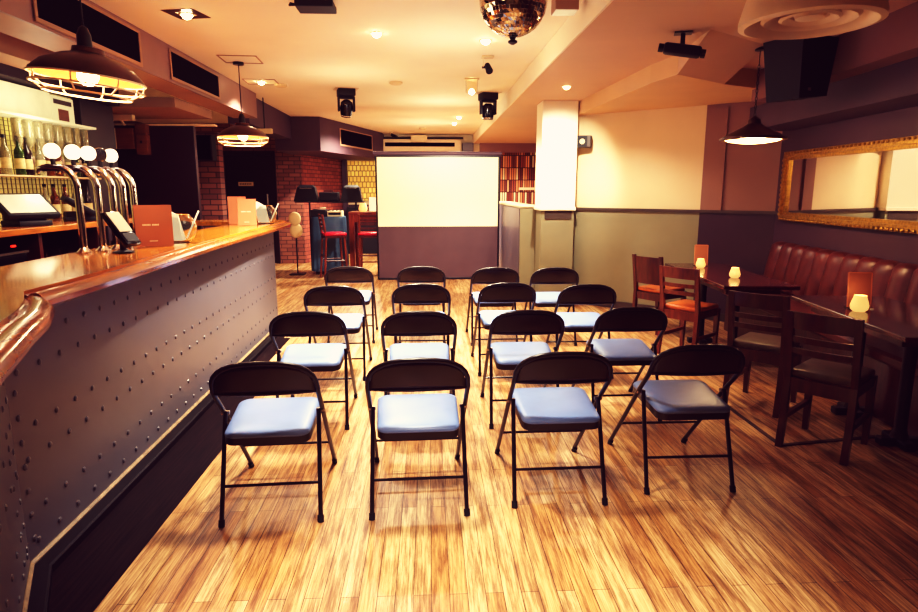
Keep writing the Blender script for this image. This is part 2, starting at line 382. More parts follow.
# behind the bar
struct(MB().span((-3.5, -3., 0), (-3.38, 6.95, ZC)).build('wall_bar', 'bulk'))
struct(MB().span((-5.6, 6.83, 0), (-3.502, 6.95, ZC)).build('wall_bar_end', 'bulk'))
pw = MB().span((-4.6, 8.0, 0), (-2.86, 8.08, 2.27), .004); struct(pw.build('wall_panel', 'panelwall'))
struct(MB().span((-4.6, 7.98, 2.27), (-2.6, 8.1, 2.29)).build('trim_15', 'ivory'))
struct(MB().span((-5.6, 15.4, 0), (-2.1, 15.52, ZC)).build('wall_back_bar', 'brick'))
struct(MB().span((-5.7, 6.95, 0), (-5.6, 15.5, ZC)).build('wall_left', 'bulk'))
struct(MB().span((-3.4, -3.1, 0), (4.0, -3., ZC)).build('wall_rear', 'cream'))
# bulkheads over the bar
struct(MB().span((-2.36, -3., 2.47), (-2.34, 9.0, ZC-.002)).build('bulkhead_face', 'fascia'))
struct(MB().span((-2.66, -3., 2.47), (-2.36, 9.0, ZC-.002)).build('bulkhead', 'barsoffit'))
struct(MB().span((-2.74, 9.0, 2.40), (-2.45, 11.68, ZC-.002)).build('bulkhead_end', 'bulk'))
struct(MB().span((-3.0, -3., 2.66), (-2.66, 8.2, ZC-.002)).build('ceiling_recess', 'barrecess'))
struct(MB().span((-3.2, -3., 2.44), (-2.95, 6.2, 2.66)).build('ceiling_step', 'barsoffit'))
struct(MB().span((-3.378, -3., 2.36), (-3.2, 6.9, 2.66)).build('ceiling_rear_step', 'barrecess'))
struct(MB().span((-4.6, 6.96, 2.36), (-2.66, 8.1, 2.46)).build('ceiling_lower', 'barsoffit'))
struct(MB().prism([(-2.75, 11.7), (-1.94, 11.7), (-1.04, 14.9), (-1.04, 15.38), (-2.75, 15.38)], 2.2, ZC-.002).build('bulkhead_corner', 'bulk'))
# bulkhead over the corner wall, with a sloping end, and steps along the right wall
bz = 2.44
P = dict(a=(1.9, 8.3), b=(1.94, 7.3), c=(2.0, 5.75), d=(2.07, 5.3), e=(2.68, 5.75), f=(3.45, 6.15), g=(3.74, 6.6))
bk = MB(); low = [P[k] for k in 'abcdefg']
bk.prism(low, bz, 2.6)
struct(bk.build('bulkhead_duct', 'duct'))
sl = MB(); sl.add([(2.07, 5.295, bz), (2.68, 5.745, bz), (2.62, 4.95, ZS-.001), (1.97, 4.5, ZS-.001), (2.07, 5.3, ZS-.001), (2.68, 5.75, ZS-.001)],
       [(0, 1, 2, 3), (0, 3, 4), (1, 5, 2), (0, 4, 5, 1), (3, 2, 5, 4)])
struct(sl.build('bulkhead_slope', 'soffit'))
def rstep(name, y0, y1, o0, o1, z0, z1, m):
    a, b, c, d = rw(y0, o0), rw(y1, o0), rw(y1, o1), rw(y0, o1)
    return struct(MB().prism([tuple(a), tuple(b), tuple(c), tuple(d)], z0, z1).build(name, m))
rstep('bulkhead_right', -3, 6.0, .004, .60, 2.33, ZS-.002, 'mauve')
rstep('bulkhead_right_low', -3, 6.45, .004, .42, 2.1, 2.33, 'bulk')
# dark boards along the bar, counter's shadow painted in, threshold strips on the floor
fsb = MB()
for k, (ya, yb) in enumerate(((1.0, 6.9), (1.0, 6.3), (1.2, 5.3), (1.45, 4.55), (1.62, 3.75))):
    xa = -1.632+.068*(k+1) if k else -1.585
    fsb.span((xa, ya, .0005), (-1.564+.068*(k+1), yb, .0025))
struct(fsb.build('floor_shadow_planks', 'shadowfloor'))
struct(MB().prism([(2.085, 4.6), (2.105, 4.6), (2.10, 3.40), (2.75, 3.50), (2.75, 3.47), (2.075, 3.37)], .0005, .007).build('trim_16', 'floorseam'))

# vents in the bar bulkhead, and one in the corner bulkhead
def vent(label, T, w, h):
    t = thing('wall_vent', label, 'vent', group='dark vents in the bulkheads'); t.matrix_world = T
    fr = MB()
    fr.span((-w/2-.03, -.012, -h/2-.03), (w/2+.03, 0, -h/2), .004).span((-w/2-.03, -.012, h/2), (w/2+.03, 0, h/2+.02), .004)
    fr.span((-w/2-.03, -.012, -h/2), (-w/2, 0, h/2), .004).span((w/2, -.012, -h/2), (w/2+.03, 0, h/2), .004)
    fr.build('frame', 'barsoffit', t)
    MB().span((-w/2, -.004, -h/2), (w/2, 0, h/2)).build('grille', 'darkvent', t)
    return t
TY = lambda y: Matrix.Translation((-2.3385, y, 2.635)) @ Matrix.Rotation(PI/2, 4, 'Z')
vent('long dark vent in the bar bulkhead above the near caged pendant', TY(4.78), 1.36, .23)
vent('dark vent in the bar bulkhead between the two caged pendants', TY(6.75), 1.3, .22)
bd = Vector((.9, 3.2)).normalized(); bp_ = Vector((-1.94, 11.7))+bd*1.75; bn = Vector((bd.y, -bd.x))
vent('dark vent in the purple corner bulkhead beside the screen', Matrix.Translation((bp_.x+bn.x*.002, bp_.y+bn.y*.002, 2.52)) @ Matrix.Rotation(math.atan2(bd.y, bd.x), 4, 'Z'), 1.7, .28)

# ------------------------------------------------------------------ folding chairs
def folding_chair(label, group):
    t = thing('folding_chair', label, 'chair', group=group)
    # side-and-top tube: front foot, up and back, round the top, down to the other foot
    def fy(z): return .34-.92*z if z < .45 else (-.074-1.05*(z-.45) if z < .62 else -.2525-.42*(z-.62))
    zt = .768; w = .227
    pts = [(-.226, fy(0), .012), (-.226, fy(.3), .3), (-w, fy(.5), .5), (-w, fy(.6), .6)]
    n = 14
    for i in range(n+1):
        a = PI-PI*i/n
        x = math.copysign(abs(math.cos(a))**.72, math.cos(a))*w; z = .63+(zt-.63)*abs(math.sin(a))**.78
        pts.append((x, fy(z)-.012*math.sin(a), z))
    pts += [(w, fy(.6), .6), (w, fy(.5), .5), (.226, fy(.3), .3), (.226, fy(0), .012)]
    MB().tube(pts, .0115, 10).build('frame', 'chairmetal', t, True)
    # curved back panel
    b = MB(); nx, nz = 16, 6; vs = []
    for k in range(nz+1):
        for i in range(nx+1):
            u = -1+2*i/nx
            top = .63+(zt-.002-.63)*max(0, 1-abs(u)**(2/.72))**(.5*.78)
            z0 = .618; z = z0+(max(top, z0+.004)-z0)*k/nz
            vs.append((u*.223, fy(z)-.002-.026*(1-u*u)*(1-max(0, (z-.62)/(zt-.62))**3*.7), z))
    fs = [(k*(nx+1)+i, k*(nx+1)+i+1, (k+1)*(nx+1)+i+1, (k+1)*(nx+1)+i) for k in range(nz) for i in range(nx)]
    b.add(vs, fs)
    o = b.build('backrest', 'chairback', t, True, 60)
    s_ = o.modifiers.new('thick', 'SOLIDIFY'); s_.thickness = .012; s_.offset = 0
    lip = [(u*.220, fy(.618)-.004-.028*(1-u*u), .617) for u in [-1+2*i/14 for i in range(15)]]
    MB().tube(lip, .008, 8).build('backrest_lip', 'chairmetal', t, True)
    # seat: pan and puffed pad
    def seat_outline(k, n=6):
        pr = []
        wr, wf, y0, y1, r = .188*k, .199*k, -.20, .20, .05
        ym = (y0+y1)/2; y0 = ym+(y0-ym)*k; y1 = ym+(y1-ym)*k
        for cx, cy, a0 in ((wf-r, y1-r, 0), (-wf+r, y1-r, PI/2), (-wr+r, y0+r, PI), (wr-r, y0+r, 1.5*PI)):
            pr += arc((cx, cy), r, a0, a0+PI/2, n)
        return pr
    tilt = Matrix.Translation((0, -.10, .438)) @ Matrix.Rotation(R(4.5), 4, 'X')
    MB().prism(seat_outline(1), -.034, 0, tilt).build('seat_pan', 'chairmetal', t, True, 30)
    pad = MB(); rings = [(1.0, 0.0005), (1.005, .006), (.99, .014), (.95, .021), (.85, .026), (.6, .029), (.3, .030)]
    vs = []; 
    for k, z in rings: vs += [(x, y, z) for x, y in seat_outline(k)]
    m = len(seat_outline(1)); fs = [(i*m+j, i*m+(j+1) % m, (i+1)*m+(j+1) % m, (i+1)*m+j) for i in range(len(rings)-1) for j in range(m)]
    fs += [tuple((len(rings)-1)*m+j for j in range(m)), tuple(range(m))[::-1]]
    pad.add(vs, fs, tilt); pad.build('seat_pad', 'seatpad', t, True, 60)
    # rear legs, feet and braces
    for sx in (-1, 1):
        MB().tube([(sx*.211, -.135, .492), (sx*.213, -.148, .45), (sx*.217, -.222, .22), (sx*.221, -.29, .012)], .0105, 10).build('leg', 'chairmetal', t, True)
        MB().tube([(sx*.2212, -.294, 0), (sx*.2205, -.284, .03)], .0145, 10).build('rubber_foot', 'rubber', t, True)
        MB().tube([(sx*.226, fy(0)+.001, 0), (sx*.226, fy(.03), .03)], .0145, 10).build('rubber_foot', 'rubber', t, True)
        MB().tube([(sx*.236, -.113, .478), (sx*.20, -.113, .478)], .011, 8).build('pivot', 'steel', t, True)
    MB().tube([(-.218, -.239, .17), (.218, -.239, .17)], .007, 8).build('brace', 'chairmetal', t, True)
    MB().tube([(-.226, fy(.2), .2), (.226, fy(.2), .2)], .007, 8).build('brace', 'chairmetal', t, True)
    return t

rows = [('last row from the screen', [(-.742, 2.93, 3), (-.062, 2.955, 2), (.618, 3.03, 1), (1.305, 3.13, 0)]),
        ('third row from the screen', [(-.758, 4.05, 2), (-.068, 4.03, 1), (.612, 4.03, 0), (1.29, 4.09, 0)]),
        ('second row from the screen', [(-.745, 5.08, 1), (-.062, 5.15, 0), (.626, 5.17, 1), (1.25, 5.05, 0)]),
        ('row next to the screen', [(-.785, 6.31, 2), (-.072, 6.28, 0), (.635, 6.17, 1), (1.21, 6.13, 0)])]
seatpos = ['first from bar', 'second from bar', 'third from bar', 'on the tables side']
fc = None
for rname, L in rows:
    for (x, y, a), sp in zip(L, seatpos):
        lab = 'black folding chair with blue seat, %s, %s' % (sp, rname)
        if fc is None:
            fc = folding_chair(lab, 'black folding chairs set out in rows'); fc.location = (x, y, 0); fc.rotation_euler = (0, 0, R(a))
        else: dup(fc, (x, y, 0), R(a), lab)

# ------------------------------------------------------------------ bar counter
NEAR = [(-.62, .35), (-1.18, 1.52), (-1.575, 2.29)]
FAR = (-1.655, 6.75)
bar = thing('bar_counter', 'long grey bar front of riveted metal panels on a black plinth', 'bar')
def panel(name, p0, p1, th=.05):
    p0 = Vector(p0); p1 = Vector(p1); d = (p1-p0).normalized(); n = Vector((d.y, -d.x))     # n faces the room
    L = (p1-p0).length
    m = MB().prism([tuple(p0), tuple(p1), tuple(p1-n*th), tuple(p0-n*th)], .05, 1.090)
    o = m.build(name, 'barpanel', bar)
    rv = MB(); ang = math.atan2(n.y, n.x)
    for zi, z in enumerate((.12, .245, .46, .585, .815, .94)):
        k = 0; x = .07 if zi % 2 == 0 else .145
        while x < L-.03:
            q = p0+d*x+n*.001
            rv.lathe([(.0135, 0), (.0115, .003), (.007, .0052), (.0015, .006)], 8, Matrix.Translation((q.x, q.y, z)) @ Matrix.Rotation(ang, 4, 'Z') @ Matrix.Rotation(PI/2, 4, 'Y'), True, True)
            x += .147
    z = .14
    while z < 1.05:
        for xx in (.045,) if L > 2 else (L-.045, L-.15):
            q = p0+d*xx+n*.001
            rv.lathe([(.0135, 0), (.0115, .003), (.007, .0052), (.0015, .006)], 8, Matrix.Translation((q.x, q.y, z)) @ Matrix.Rotation(ang, 4, 'Z') @ Matrix.Rotation(PI/2, 4, 'Y'), True, True)
        z += .1
    m.add(rv.v, rv.f); bpy.data.objects.remove(o); return m.build(name, 'barpanel', bar)
panel('front_panel', NEAR[2], FAR)
panel('front_panel', NEAR[1], NEAR[2])
panel('front_panel', NEAR[0], NEAR[1])
MB().span((-2.02, 6.70, .05), (-1.70, 6.75, 1.090)).build('end_panel', 'barpanel', bar)
MB().sweep([FAR, NEAR[2], NEAR[1], NEAR[0]][::-1], [(.001, 0), (.07, 0), (.07, .035), (.062, .042), (.001, .05)]).build('plinth', 'skirt', bar)
MB().sweep([FAR, NEAR[2], NEAR[1], NEAR[0]][::-1], [(.001, .0505), (.014, .0488), (.014, .054), (.004, .064), (.001, .064)]).build('plinth_edge', 'skirtlip', bar)
# worktop
inner = [(-.60, .35), (-.76, .75), (-.93, 1.2), (-1.03, 1.44), (-1.107, 1.622), (-1.169, 1.788), (-1.253, 1.955), (-1.305, 2.04), (-1.365, 2.135), (-1.368, 2.4), (-1.39, 2.84), (-1.475, 4.07), (-1.53, 5.6), (-1.565, 6.9), (-1.60, 7.08), (-1.68, 7.2), (-1.8, 7.26), (-3.0, 7.3)]
back = [(-3.0, 6.85), (-2.3, 6.83), (-2.1, 6.75), (-2.01, 6.58), (-1.98, 6.3), (-1.955, 5.0), (-1.945, 3.6), (-1.90, 2.7), (-1.75, 2.0), (-1.2, .35)]
top = thing('bar_worktop', 'glossy orange varnished wooden bar top with a rounded moulded edge', 'worktop')
MB().prism(inner+back, 1.125, 1.165).build('board', 'wood', top)
mold = [(.0, 1.152), (.012, 1.148), (.02, 1.155), (.036, 1.159), (.052, 1.150), (.064, 1.130), (.060, 1.110), (.045, 1.0995), (-.03, 1.0995), (-.03, 1.124), (0, 1.124)]
# path runs towards the camera so that the offset side is the room
MB().sweep(inner[8:], mold).build('moulding', 'wooddark', top, True)
big = [(.0, 1.150), (.010, 1.146), (.018, 1.154), (.034, 1.161), (.056, 1.157), (.074, 1.143), (.082, 1.124), (.076, 1.106), (.06, 1.098), (-.03, 1.098), (-.03, 1.124), (0, 1.124)]
MB().sweep(inner[:8]+[(-1.345, 2.103), (-1.365, 2.133)], big, None, [.95, .95, .95, .95, .95, .95, .95, .85, .55, .15]).build('rounded_moulding', 'wooddark', top, True)

# ------------------------------------------------------------------ things on the bar
ZB = 1.1655
def beer_tap(label):
    t = thing('beer_tap', label, 'beer tap', group='chrome swan neck beer taps on the bar')
    MB().lathe([(.04, 0), (.04, .008), (.03, .016), (.018, .03), (.018, .05)], 20, None, True, True).build('base', 'chrome', t, True)
    pts = [(0, 0, .03), (0, 0, .34)]
    for i in range(1, 9):
        a = PI/2*i/8; pts.append((-.10+.10*math.cos(a), 0, .34+.11*math.sin(a)))
    pts += [(-.15, 0, .452), (-.18, 0, .448)]
    MB().tube(pts, .019, 14).build('pipe', 'chrome', t, True)
    MB().tube([(-.175, 0, .449), (-.205, 0, .444), (-.215, 0, .425)], [.015, .013, .011], 10).build('spout', 'chrome', t, True)
    MB().tube([(-.12, 0, .455), (-.12, 0, .50)], .012, 10).build('valve', 'blackp', t, True)
    MB().lathe([(.001, -.014), (.036, -.014), (.040, -.009), (.040, .009), (.036, .014), (.001, .014)], 24, Matrix.Translation((-.12, 0, .535)) @ Matrix.Rotation(R(60), 4, 'Z') @ Matrix.Rotation(PI/2, 4, 'X')).build('badge', 'tapbadge', t, True)
    return t
taps = [(-1.85, 3.43), (-1.80, 3.53), (-1.775, 3.64), (-1.77, 3.75), (-1.77, 3.88)]
tl = ['chrome beer tap with white round badge, first from the curved bar end', 'chrome beer tap with white round badge, second from the curved bar end', 'chrome beer tap with white round badge, in the middle of five',
      'chrome beer tap with silver round badge, behind the card reader', 'chrome beer tap with white round badge, next to the brown menu']
tp = beer_tap(tl[0]); tp.location = (*taps[0], ZB); tp.rotation_euler = (0, 0, R(-8))
for p, l in zip(taps[1:], tl[1:]):
    q = dup(tp, (*p, ZB), R(-8), l)
    if 'card reader' in l:
        for c_ in q.children:
            if c_.name.startswith('badge'): c_.data = c_.data.copy(); c_.data.materials[0] = M['chrome']

def menu(label, mt, w=.15, h=.2, lines=True, group=None):
    t = thing('menu_booklet', label, 'menu', group=group)
    # two covers standing open in a narrow V
    for s in (-1, 1):
        T = Matrix.Rotation(s*R(9), 4, 'Z') @ Matrix.Rotation(R(-5), 4, 'X')
        c = MB().box((w/2-.0, s*.004, h/2+.002), (w, .003, h), T).build('cover', mt, t)
        if s == -1 and lines:
            tx = MB(); x = w*.2
            for k in range(6): tx.box((x+k*.0075, -.0062, h*.53), (.0055, .0006, .009), T)
            for k in range(5): tx.box((x+.052+k*.0075, -.0062, h*.53), (.0055, .0006, .009), T)
            for k in range(7): tx.box((w*.36+k*.0065, -.0062, h*.14), (.0045, .0006, .006), T)
            tx.build('cover_lettering', 'ink', c)
    return t
mn = menu('brown menu with pale lettering standing beside the beer taps', 'menu', .2, .245, group='menus standing on the bar'); mn.location = (-1.73, 3.78, ZB); mn.rotation_euler = (0, 0, R(28))
m2 = menu('peach menu standing beside the glowing glass at the far bar end', 'menulight', .17, .25, group='menus standing on the bar'); m2.location = (-1.80, 6.02, ZB); m2.rotation_euler = (0, 0, R(12))
m3 = menu('taller peach menu behind another menu at the far bar end', 'menulight', .17, .27, False, group='menus standing on the bar'); m3.location = (-1.98, 6.32, ZB); m3.rotation_euler = (0, 0, R(12))

def globe(label):
    t = thing('glass_bowl', label, 'glass bowl', group='glass bowls with white napkins on the bar')
    pr = [(.03, .002), (.045, .004), (.062, .02), (.075, .05), (.078, .075), (.07, .105), (.052, .128), (.045, .135)]
    MB().lathe(pr+[(r-.003, z+.001) for r, z in pr[::-1]], 28, None, True, True).build('bowl', 'glass', t, True)
    nk = MB()
    for k in range(4):
        nk.add([(-.055+k*.012, -.03, .012), (-.012+k*.01, -.034, .012), (-.02+k*.008, -.02, .13), (-.075+k*.006, -.02, .165), (-.085+k*.006, -.01, .15), (-.05+k*.012, .03, .012), (-.012+k*.01, .03, .012), (-.03+k*.008, .014, .13)],
               [(0, 1, 2, 3, 4), (0, 4, 5), (5, 4, 3, 7, 6), (1, 6, 7, 2), (2, 7, 3)])
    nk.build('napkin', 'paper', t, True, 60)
    MB().tube([(.03, 0, .02), (.09, .01, .15)], .004, 8).build('straw', 'paper', t, True)
    return t
g1 = globe('round glass with white napkins beside the brown menu'); g1.location = (-1.60, 4.10, ZB+.0005); g1.rotation_euler = (0, 0, R(5)); g1.scale = (1.35,)*3
g2 = dup(g1, (-1.62, 6.36, ZB+.0005), R(5), 'round glowing glass with napkins beside two peach menus')

# card reader on a stand
cr = thing('card_reader', 'grey card reader tilted on a stand in front of the beer taps', 'card reader', (-1.655, 3.45, ZB), R(-20)); cr.scale = (1.2,)*3
MB().lathe([(.045, 0), (.045, .006), (.014, .014), (.012, .07)], 16, None, True, True).build('stand', 'blackp', cr, True)
Tc = Matrix.Translation((0, 0, .105)) @ Matrix.Rotation(R(50), 4, 'Y')
bd_ = MB().box((0, 0, 0), (.19, .085, .03), Tc, .01).build('body', 'blackg', cr, True)
MB().box((-.03, 0, .0165), (.11, .07, .004), Tc, .002).build('screen', 'lcd', bd_)
MB().box((.058, 0, .0165), (.05, .07, .004), Tc, .002).build('keypad', 'blackp', bd_)

# ------------------------------------------------------------------ back bar
bb = thing('back_bar_shelf', 'dark wooden back bar with a varnished shelf behind the taps', 'back bar')
MB().span((-3.36, 1.0, 1.20), (-2.72, 6.8, 1.245), .006).build('shelf', 'wooddark', bb)
MB().span((-3.36, 1.0, .90), (-2.76, 6.8, .93)).build('lower_shelf', 'mahog', bb)
MB().span((-3.36, 1.0, .0), (-2.8, 6.8, .9)).build('cabinet', 'blackp', bb)
for y in (1.02, 3.0, 4.6, 5.4, 6.77): MB().span((-3.34, y-.02, .93), (-2.78, y+.02, 1.2)).build('divider', 'mahog', bb)
ub = thing('under_counter', 'black sink unit below the bar top', 'sink unit')
MB().span((-2.3, 1.0, 0), (-1.96, 6.5, .98)).build('cabinet', 'blackp', ub)
MB().span((-2.32, 1.0, .98), (-1.95, 6.5, 1.0), .004).build('drip_tray', 'steel', ub)

wg = thing('wire_display_rack', 'gold wire grid rack of bottles behind the bar', 'rack')
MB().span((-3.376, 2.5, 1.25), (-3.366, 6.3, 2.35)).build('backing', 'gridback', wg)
g = MB()
for k in range(72): g.span((-3.352, 2.5+k*.053, 1.26), (-3.346, 2.506+k*.053, 2.34))
for k in range(28): g.span((-3.35, 2.5, 1.28+k*.038), (-3.345, 6.3, 1.284+k*.038))
g.build('wire_mesh', 'grid', wg)
shf = thing('glass_shelf', 'pale shelf holding bottles on the wire rack', 'shelf')
MB().span((-3.34, 2.6, 2.065), (-3.16, 6.3, 2.085), .003).build('board', 'panelglow', shf)
shf2 = thing('glass_shelf', 'lower pale shelf holding bottles on the wire rack', 'shelf')
MB().span((-3.34, 2.6, 1.60), (-3.16, 6.3, 1.615), .003).build('board', 'offwhite', shf2)
lp = MB().span((-3.33, 3.4, 2.10), (-3.31, 5.86, 2.34), .003).build('light_panel', 'panelglow'); tag(lp, 'glowing white panel at the top of the wire rack', 'light panel')
ps = thing('wall_poster', 'white poster with a small picture beside the glowing panel', 'poster')
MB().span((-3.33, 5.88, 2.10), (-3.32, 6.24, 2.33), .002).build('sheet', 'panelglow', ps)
MB().span((-3.319, 5.98, 2.12), (-3.316, 6.14, 2.22)).build('picture', 'walnut', ps)
MB().span((-3.319, 5.92, 2.26), (-3.316, 6.2, 2.30)).build('heading', 'rail', ps)
def bottle(label, mt):
    t = thing('spirit_bottle', label, 'bottle', group='spirit bottles on the wire rack')
    MB().lathe([(.034, 0), (.036, .01), (.036, .17), (.03, .20), (.014, .225), (.013, .28)], 14, None, True, True).build('body', mt, t, True)
    MB().lathe([(.0368, .05), (.0368, .13)], 14).build('label', 'label', t, True)
    MB().lathe([(.015, .281), (.015, .305)], 10, None, True, True).build('cap', 'blackp', t, True)
    return t
protos = {}
i = 0
for zz, shelfname, ys in ((1.616, 'lower pale', [4.95+.14*k for k in range(10)]), (1.2465, 'varnished', [5.55, 5.68, 5.82, 5.95, 6.07, 6.2])):
    for y in ys:
        mt = ['amber', 'clearb', 'greenb', 'darkb', 'clearb', 'amber'][i % 6]
        col = dict(amber='amber', clearb='clear glass', greenb='green', darkb='dark')[mt]
        lab = '%s spirit bottle on the %s shelf behind the beer taps' % (col, shelfname)
        key = mt
        loc = (-3.25+random.uniform(-.02, .02), y, zz)
        if key not in protos:
            b_ = bottle(lab, mt); b_.location = loc; b_.name = 'spirit_bottle'; protos[key] = b_
            b_['group'] = '%s bottles on the %s shelf' % (col, shelfname)
        else: dup(protos[key], loc, 0, lab, '%s bottles on the %s shelf' % (col, shelfname))
        i += 1
def optic(label):
    t = thing('wall_optic', label, 'bottle', group='upside down bottles in optics under the top shelf')
    MB().lathe([(.013, -.28), (.014, -.225), (.03, -.20), (.036, -.17), (.036, -.01), (.034, 0)], 14, None, True, True).build('bottle', 'clearb', t, True)
    MB().lathe([(.02, -.36), (.026, -.34), (.026, -.29), (.014, -.281)], 12, None, True, True).build('dispenser', 'steel', t, True)
    return t
op = optic('upside down bottle in an optic hanging under the top shelf'); op.location = (-3.25, 5.25, 2.06)
for k in range(1, 8): dup(op, (-3.25, 5.25+k*.14, 2.06), 0, 'upside down bottle in an optic hanging under the top shelf')
def glass_(label):
    t = thing('beer_glass', label, 'glass', group='upturned glasses under the back bar shelf')
    MB().lathe([(.034, 0), (.04, .12), (.038, .12), (.032, .006)], 14, None, True).build('bowl', 'glass', t, True)
    return t
gl = glass_('small clear glass on the lower back bar shelf behind the taps'); gl.location = (-2.86, 4.72, .931)
for k in range(1, 12): dup(gl, (-2.86+.1*((k+1) % 2)*-1, 4.72+.10*k if 4.72+.1*k < 5.34 else 4.82+.1*k, .931), 0, 'small clear glass on the lower back bar shelf behind the taps')

# tills
def till(label, loc, rz, s=1.):
    t = thing('till_screen', label, 'till', loc, rz)
    MB().box((0, 0, .02*s), (.26*s, .24*s, .04*s), None, .008).build('foot', 'blackp', t, True)
    MB().prism([(-.12*s, -.10*s), (.0, -.10*s), (.08*s, -.10*s), (.08*s, .10*s), (-.12*s, .10*s)], .0401*s, .09*s).build('stem', 'blackp', t)
    T = Matrix.Translation((0, 0, .145*s)) @ Matrix.Rotation(R(33), 4, 'Y')
    b = MB().box((0, 0, 0), (.29*s, .38*s, .05*s), T, .012).build('housing', 'blackp', t, True)
    MB().box((0, 0, .0265*s), (.24*s, .33*s, .004), T, .001).build('display', 'lcd', b)
    return t
till('grey touchscreen till on the back bar shelf', (-2.92, 4.70, 1.2455), R(-30), .95)
till('second smaller till screen on the back bar behind the first beer tap', (-2.95, 5.45, 1.2455), R(35), .85)
dr = thing('cash_drawer', 'black cash drawer with a round lock under the back bar shelf', 'cash drawer')
MB().span((-3.2, 3.75, .932), (-2.79, 4.45, 1.07), .005).build('case', 'blackg', dr)
MB().span((-2.795, 3.75, 1.075), (-2.775, 4.45, 1.09)).build('trim_bar', 'steel', dr)
MB().lathe([(.012, 0), (.012, .008)], 12, Matrix.Translation((-2.79, 4.1, .99)) @ Matrix.Rotation(PI/2, 4, 'Y'), True, True).build('lock', 'steel', dr)
MB().box((-2.78, 4.3, 1.13), (.01, .04, .012)).build('indicator_light', 'redled', dr)

# post and boxes by the end of the back bar
pst = MB().span((-3.375, 6.32, 1.25), (-3.30, 6.95, 2.355), .006).build('bar_post', 'doorblack'); tag(pst, 'dark plum post at the end of the wire rack', 'post')
wb1 = thing('wall_box', 'brown wooden wall box with a pale edge beside the dark post', 'box', (-3.63, 7.93, 1.99))
MB().span((-.1, -.06, 0), (.1, .055, .24), .004).build('case', 'walnut', wb1); MB().span((-.118, -.062, 0), (-.101, .055, .24), .003).build('edge', 'cream', wb1)
wb2 = thing('wall_box', 'taller brown wooden wall box with a dark keyhole on the plum panel', 'box', (-3.45, 7.94, 1.92))
MB().span((-.06, -.05, 0), (.07, .045, .24), .004).build('lower_box', 'walnut', wb2); MB().span((-.06, -.05, .245), (.07, .045, .36), .004).build('upper_box', 'walnut', wb2)
MB().box((0, -.052, .15), (.025, .004, .03)).build('keyhole', 'blackp', wb2)
el = thing('ceiling_emergency_light', 'pale emergency light fitting over the plum panel', 'light fitting', (-3.52, 7.6, 2.285))
MB().span((-.14, -.04, 0), (.14, .04, .068), .006).build('housing', 'offwhite', el); MB().tube([(0, 0, 0), (.03, 0, -.05)], .014).build('lamp_stub', 'offwhite', el)
bt = thing('socket_box', 'small pale junction box under the end of the bar bulkhead', 'junction box', (-2.35, 9.4, 2.3))
MB().span((-.11, -.03, 0), (.11, .03, .07), .005).build('case', 'offwhite', bt); MB().tube([(0, 0, .07), (0, 0, .5)], .008).build('conduit', 'blackp', bt)
bs = thing('wall_speaker', 'black loudspeaker on the brick pier beside the door', 'speaker', (-3.27, 9.45, 1.93))
MB().box((0, 0, .17), (.34, .2, .36), None, .01).build('cabinet', 'blackp', bs); MB().box((0, -.103, .17), (.3, .005, .32)).build('grille', 'darkvent', bs)
jb = thing('alarm_box', 'pale alarm box on the purple bulkhead beyond the second caged pendant', 'alarm', (-2.85, 11.65, 2.55))
MB().box((0, 0, 0), (.2, .08, .2), None, .01).build('case', 'offwhite', jb, True); MB().box((0, -.042, -.02), (.05, .006, .05)).build('lens', 'lcd', jb)

# ------------------------------------------------------------------ screen and things round it
sc = thing('projection_screen', 'white projection screen with black border above a plum drape', 'screen', (.165, 10.5, 0))
MB().span((-1.0, -.02, .90), (1.0, -.012, 2.03)).build('screen_sheet', 'screen', sc)
br = MB().span((-1.03, -.022, .02), (-1.0, -.008, 2.05)).span((1.0, -.022, .02), (1.03, -.008, 2.05)).span((-1.0, -.022, 2.03), (1.0, -.008, 2.06)); br.build('border', 'black', sc)
MB().tube([(-1.06, 0, 2.09), (1.06, 0, 2.09)], .035, 14).build('roller_case', 'bulk', sc, True)
dp = MB(); nx = 40; vs = []
for k in range(2):
    for i in range(nx+1):
        x = -1.0+2.0*i/nx; vs.append((x, -.018+.006*math.sin(i*.9)*(1-k), .035 if k == 0 else .898))
dp.add(vs, [(i, i+1, nx+2+i, nx+1+i) for i in range(nx)]); o = dp.build('drape', 'drape', sc, True)
MB().span((-1.02, -.03, .0), (1.02, .0, .034), .004).build('bottom_bar', 'blackp', sc)
for x in (-.9, .9): MB().span((x-.03, -.005, 0), (x+.03, .05, 2.06), .004).build('upright', 'black', sc)

ac = thing('air_conditioner', 'long ivory air conditioner with a dark slot above the screen', 'air conditioner', (-.18, 15.25, 2.38))
MB().prism([(-.96, -.14), (.96, -.14), (.96, .14), (-.96, .14)], .02, .29).build('housing', 'ivory', ac)
MB().span((-.82, -.146, .13), (.82, -.139, .22)).build('slot_grille', 'darkvent', ac)
MB().span((-.98, -.16, 0), (.98, .14, .02)).build('lower_flap', 'cream', ac)
pj = MB().box((.96, 15.25, 2.5), (.26, .3, .2), None, .01).build('wall_mounted_box', 'dadograin'); tag(pj, 'grey square box on the far wall beside the air conditioner', 'box')
pipe = MB().tube([(-1.15, 15.3, 2.72), (.85, 15.3, 2.72)], .025).build('ceiling_pipe', 'rail'); tag(pipe, 'thin brown pipe along the far wall above the air conditioner', 'pipe')
bx_ = MB().box((-.2, 15.0, 2.68), (.38, .1, .16), None, .01).build('exit_light', 'offwhite'); tag(bx_, 'pale blank box light hanging above the air conditioner', 'light')
cctv = thing('ceiling_camera', 'small black camera under the ceiling near the air conditioner', 'camera', (-.82, 14.7, 2.8))
MB().lathe([(.05, -.03), (.05, 0)], 12, None, True, True).build('mount', 'offwhite', cctv, True); MB().tube([(0, 0, -.06), (.12, -.08, -.12)], .035, 12).build('body', 'blackp', cctv, True); MB().tube([(0, 0, -.03), (0, 0, -.07)], .012).build('arm', 'blackp', cctv)
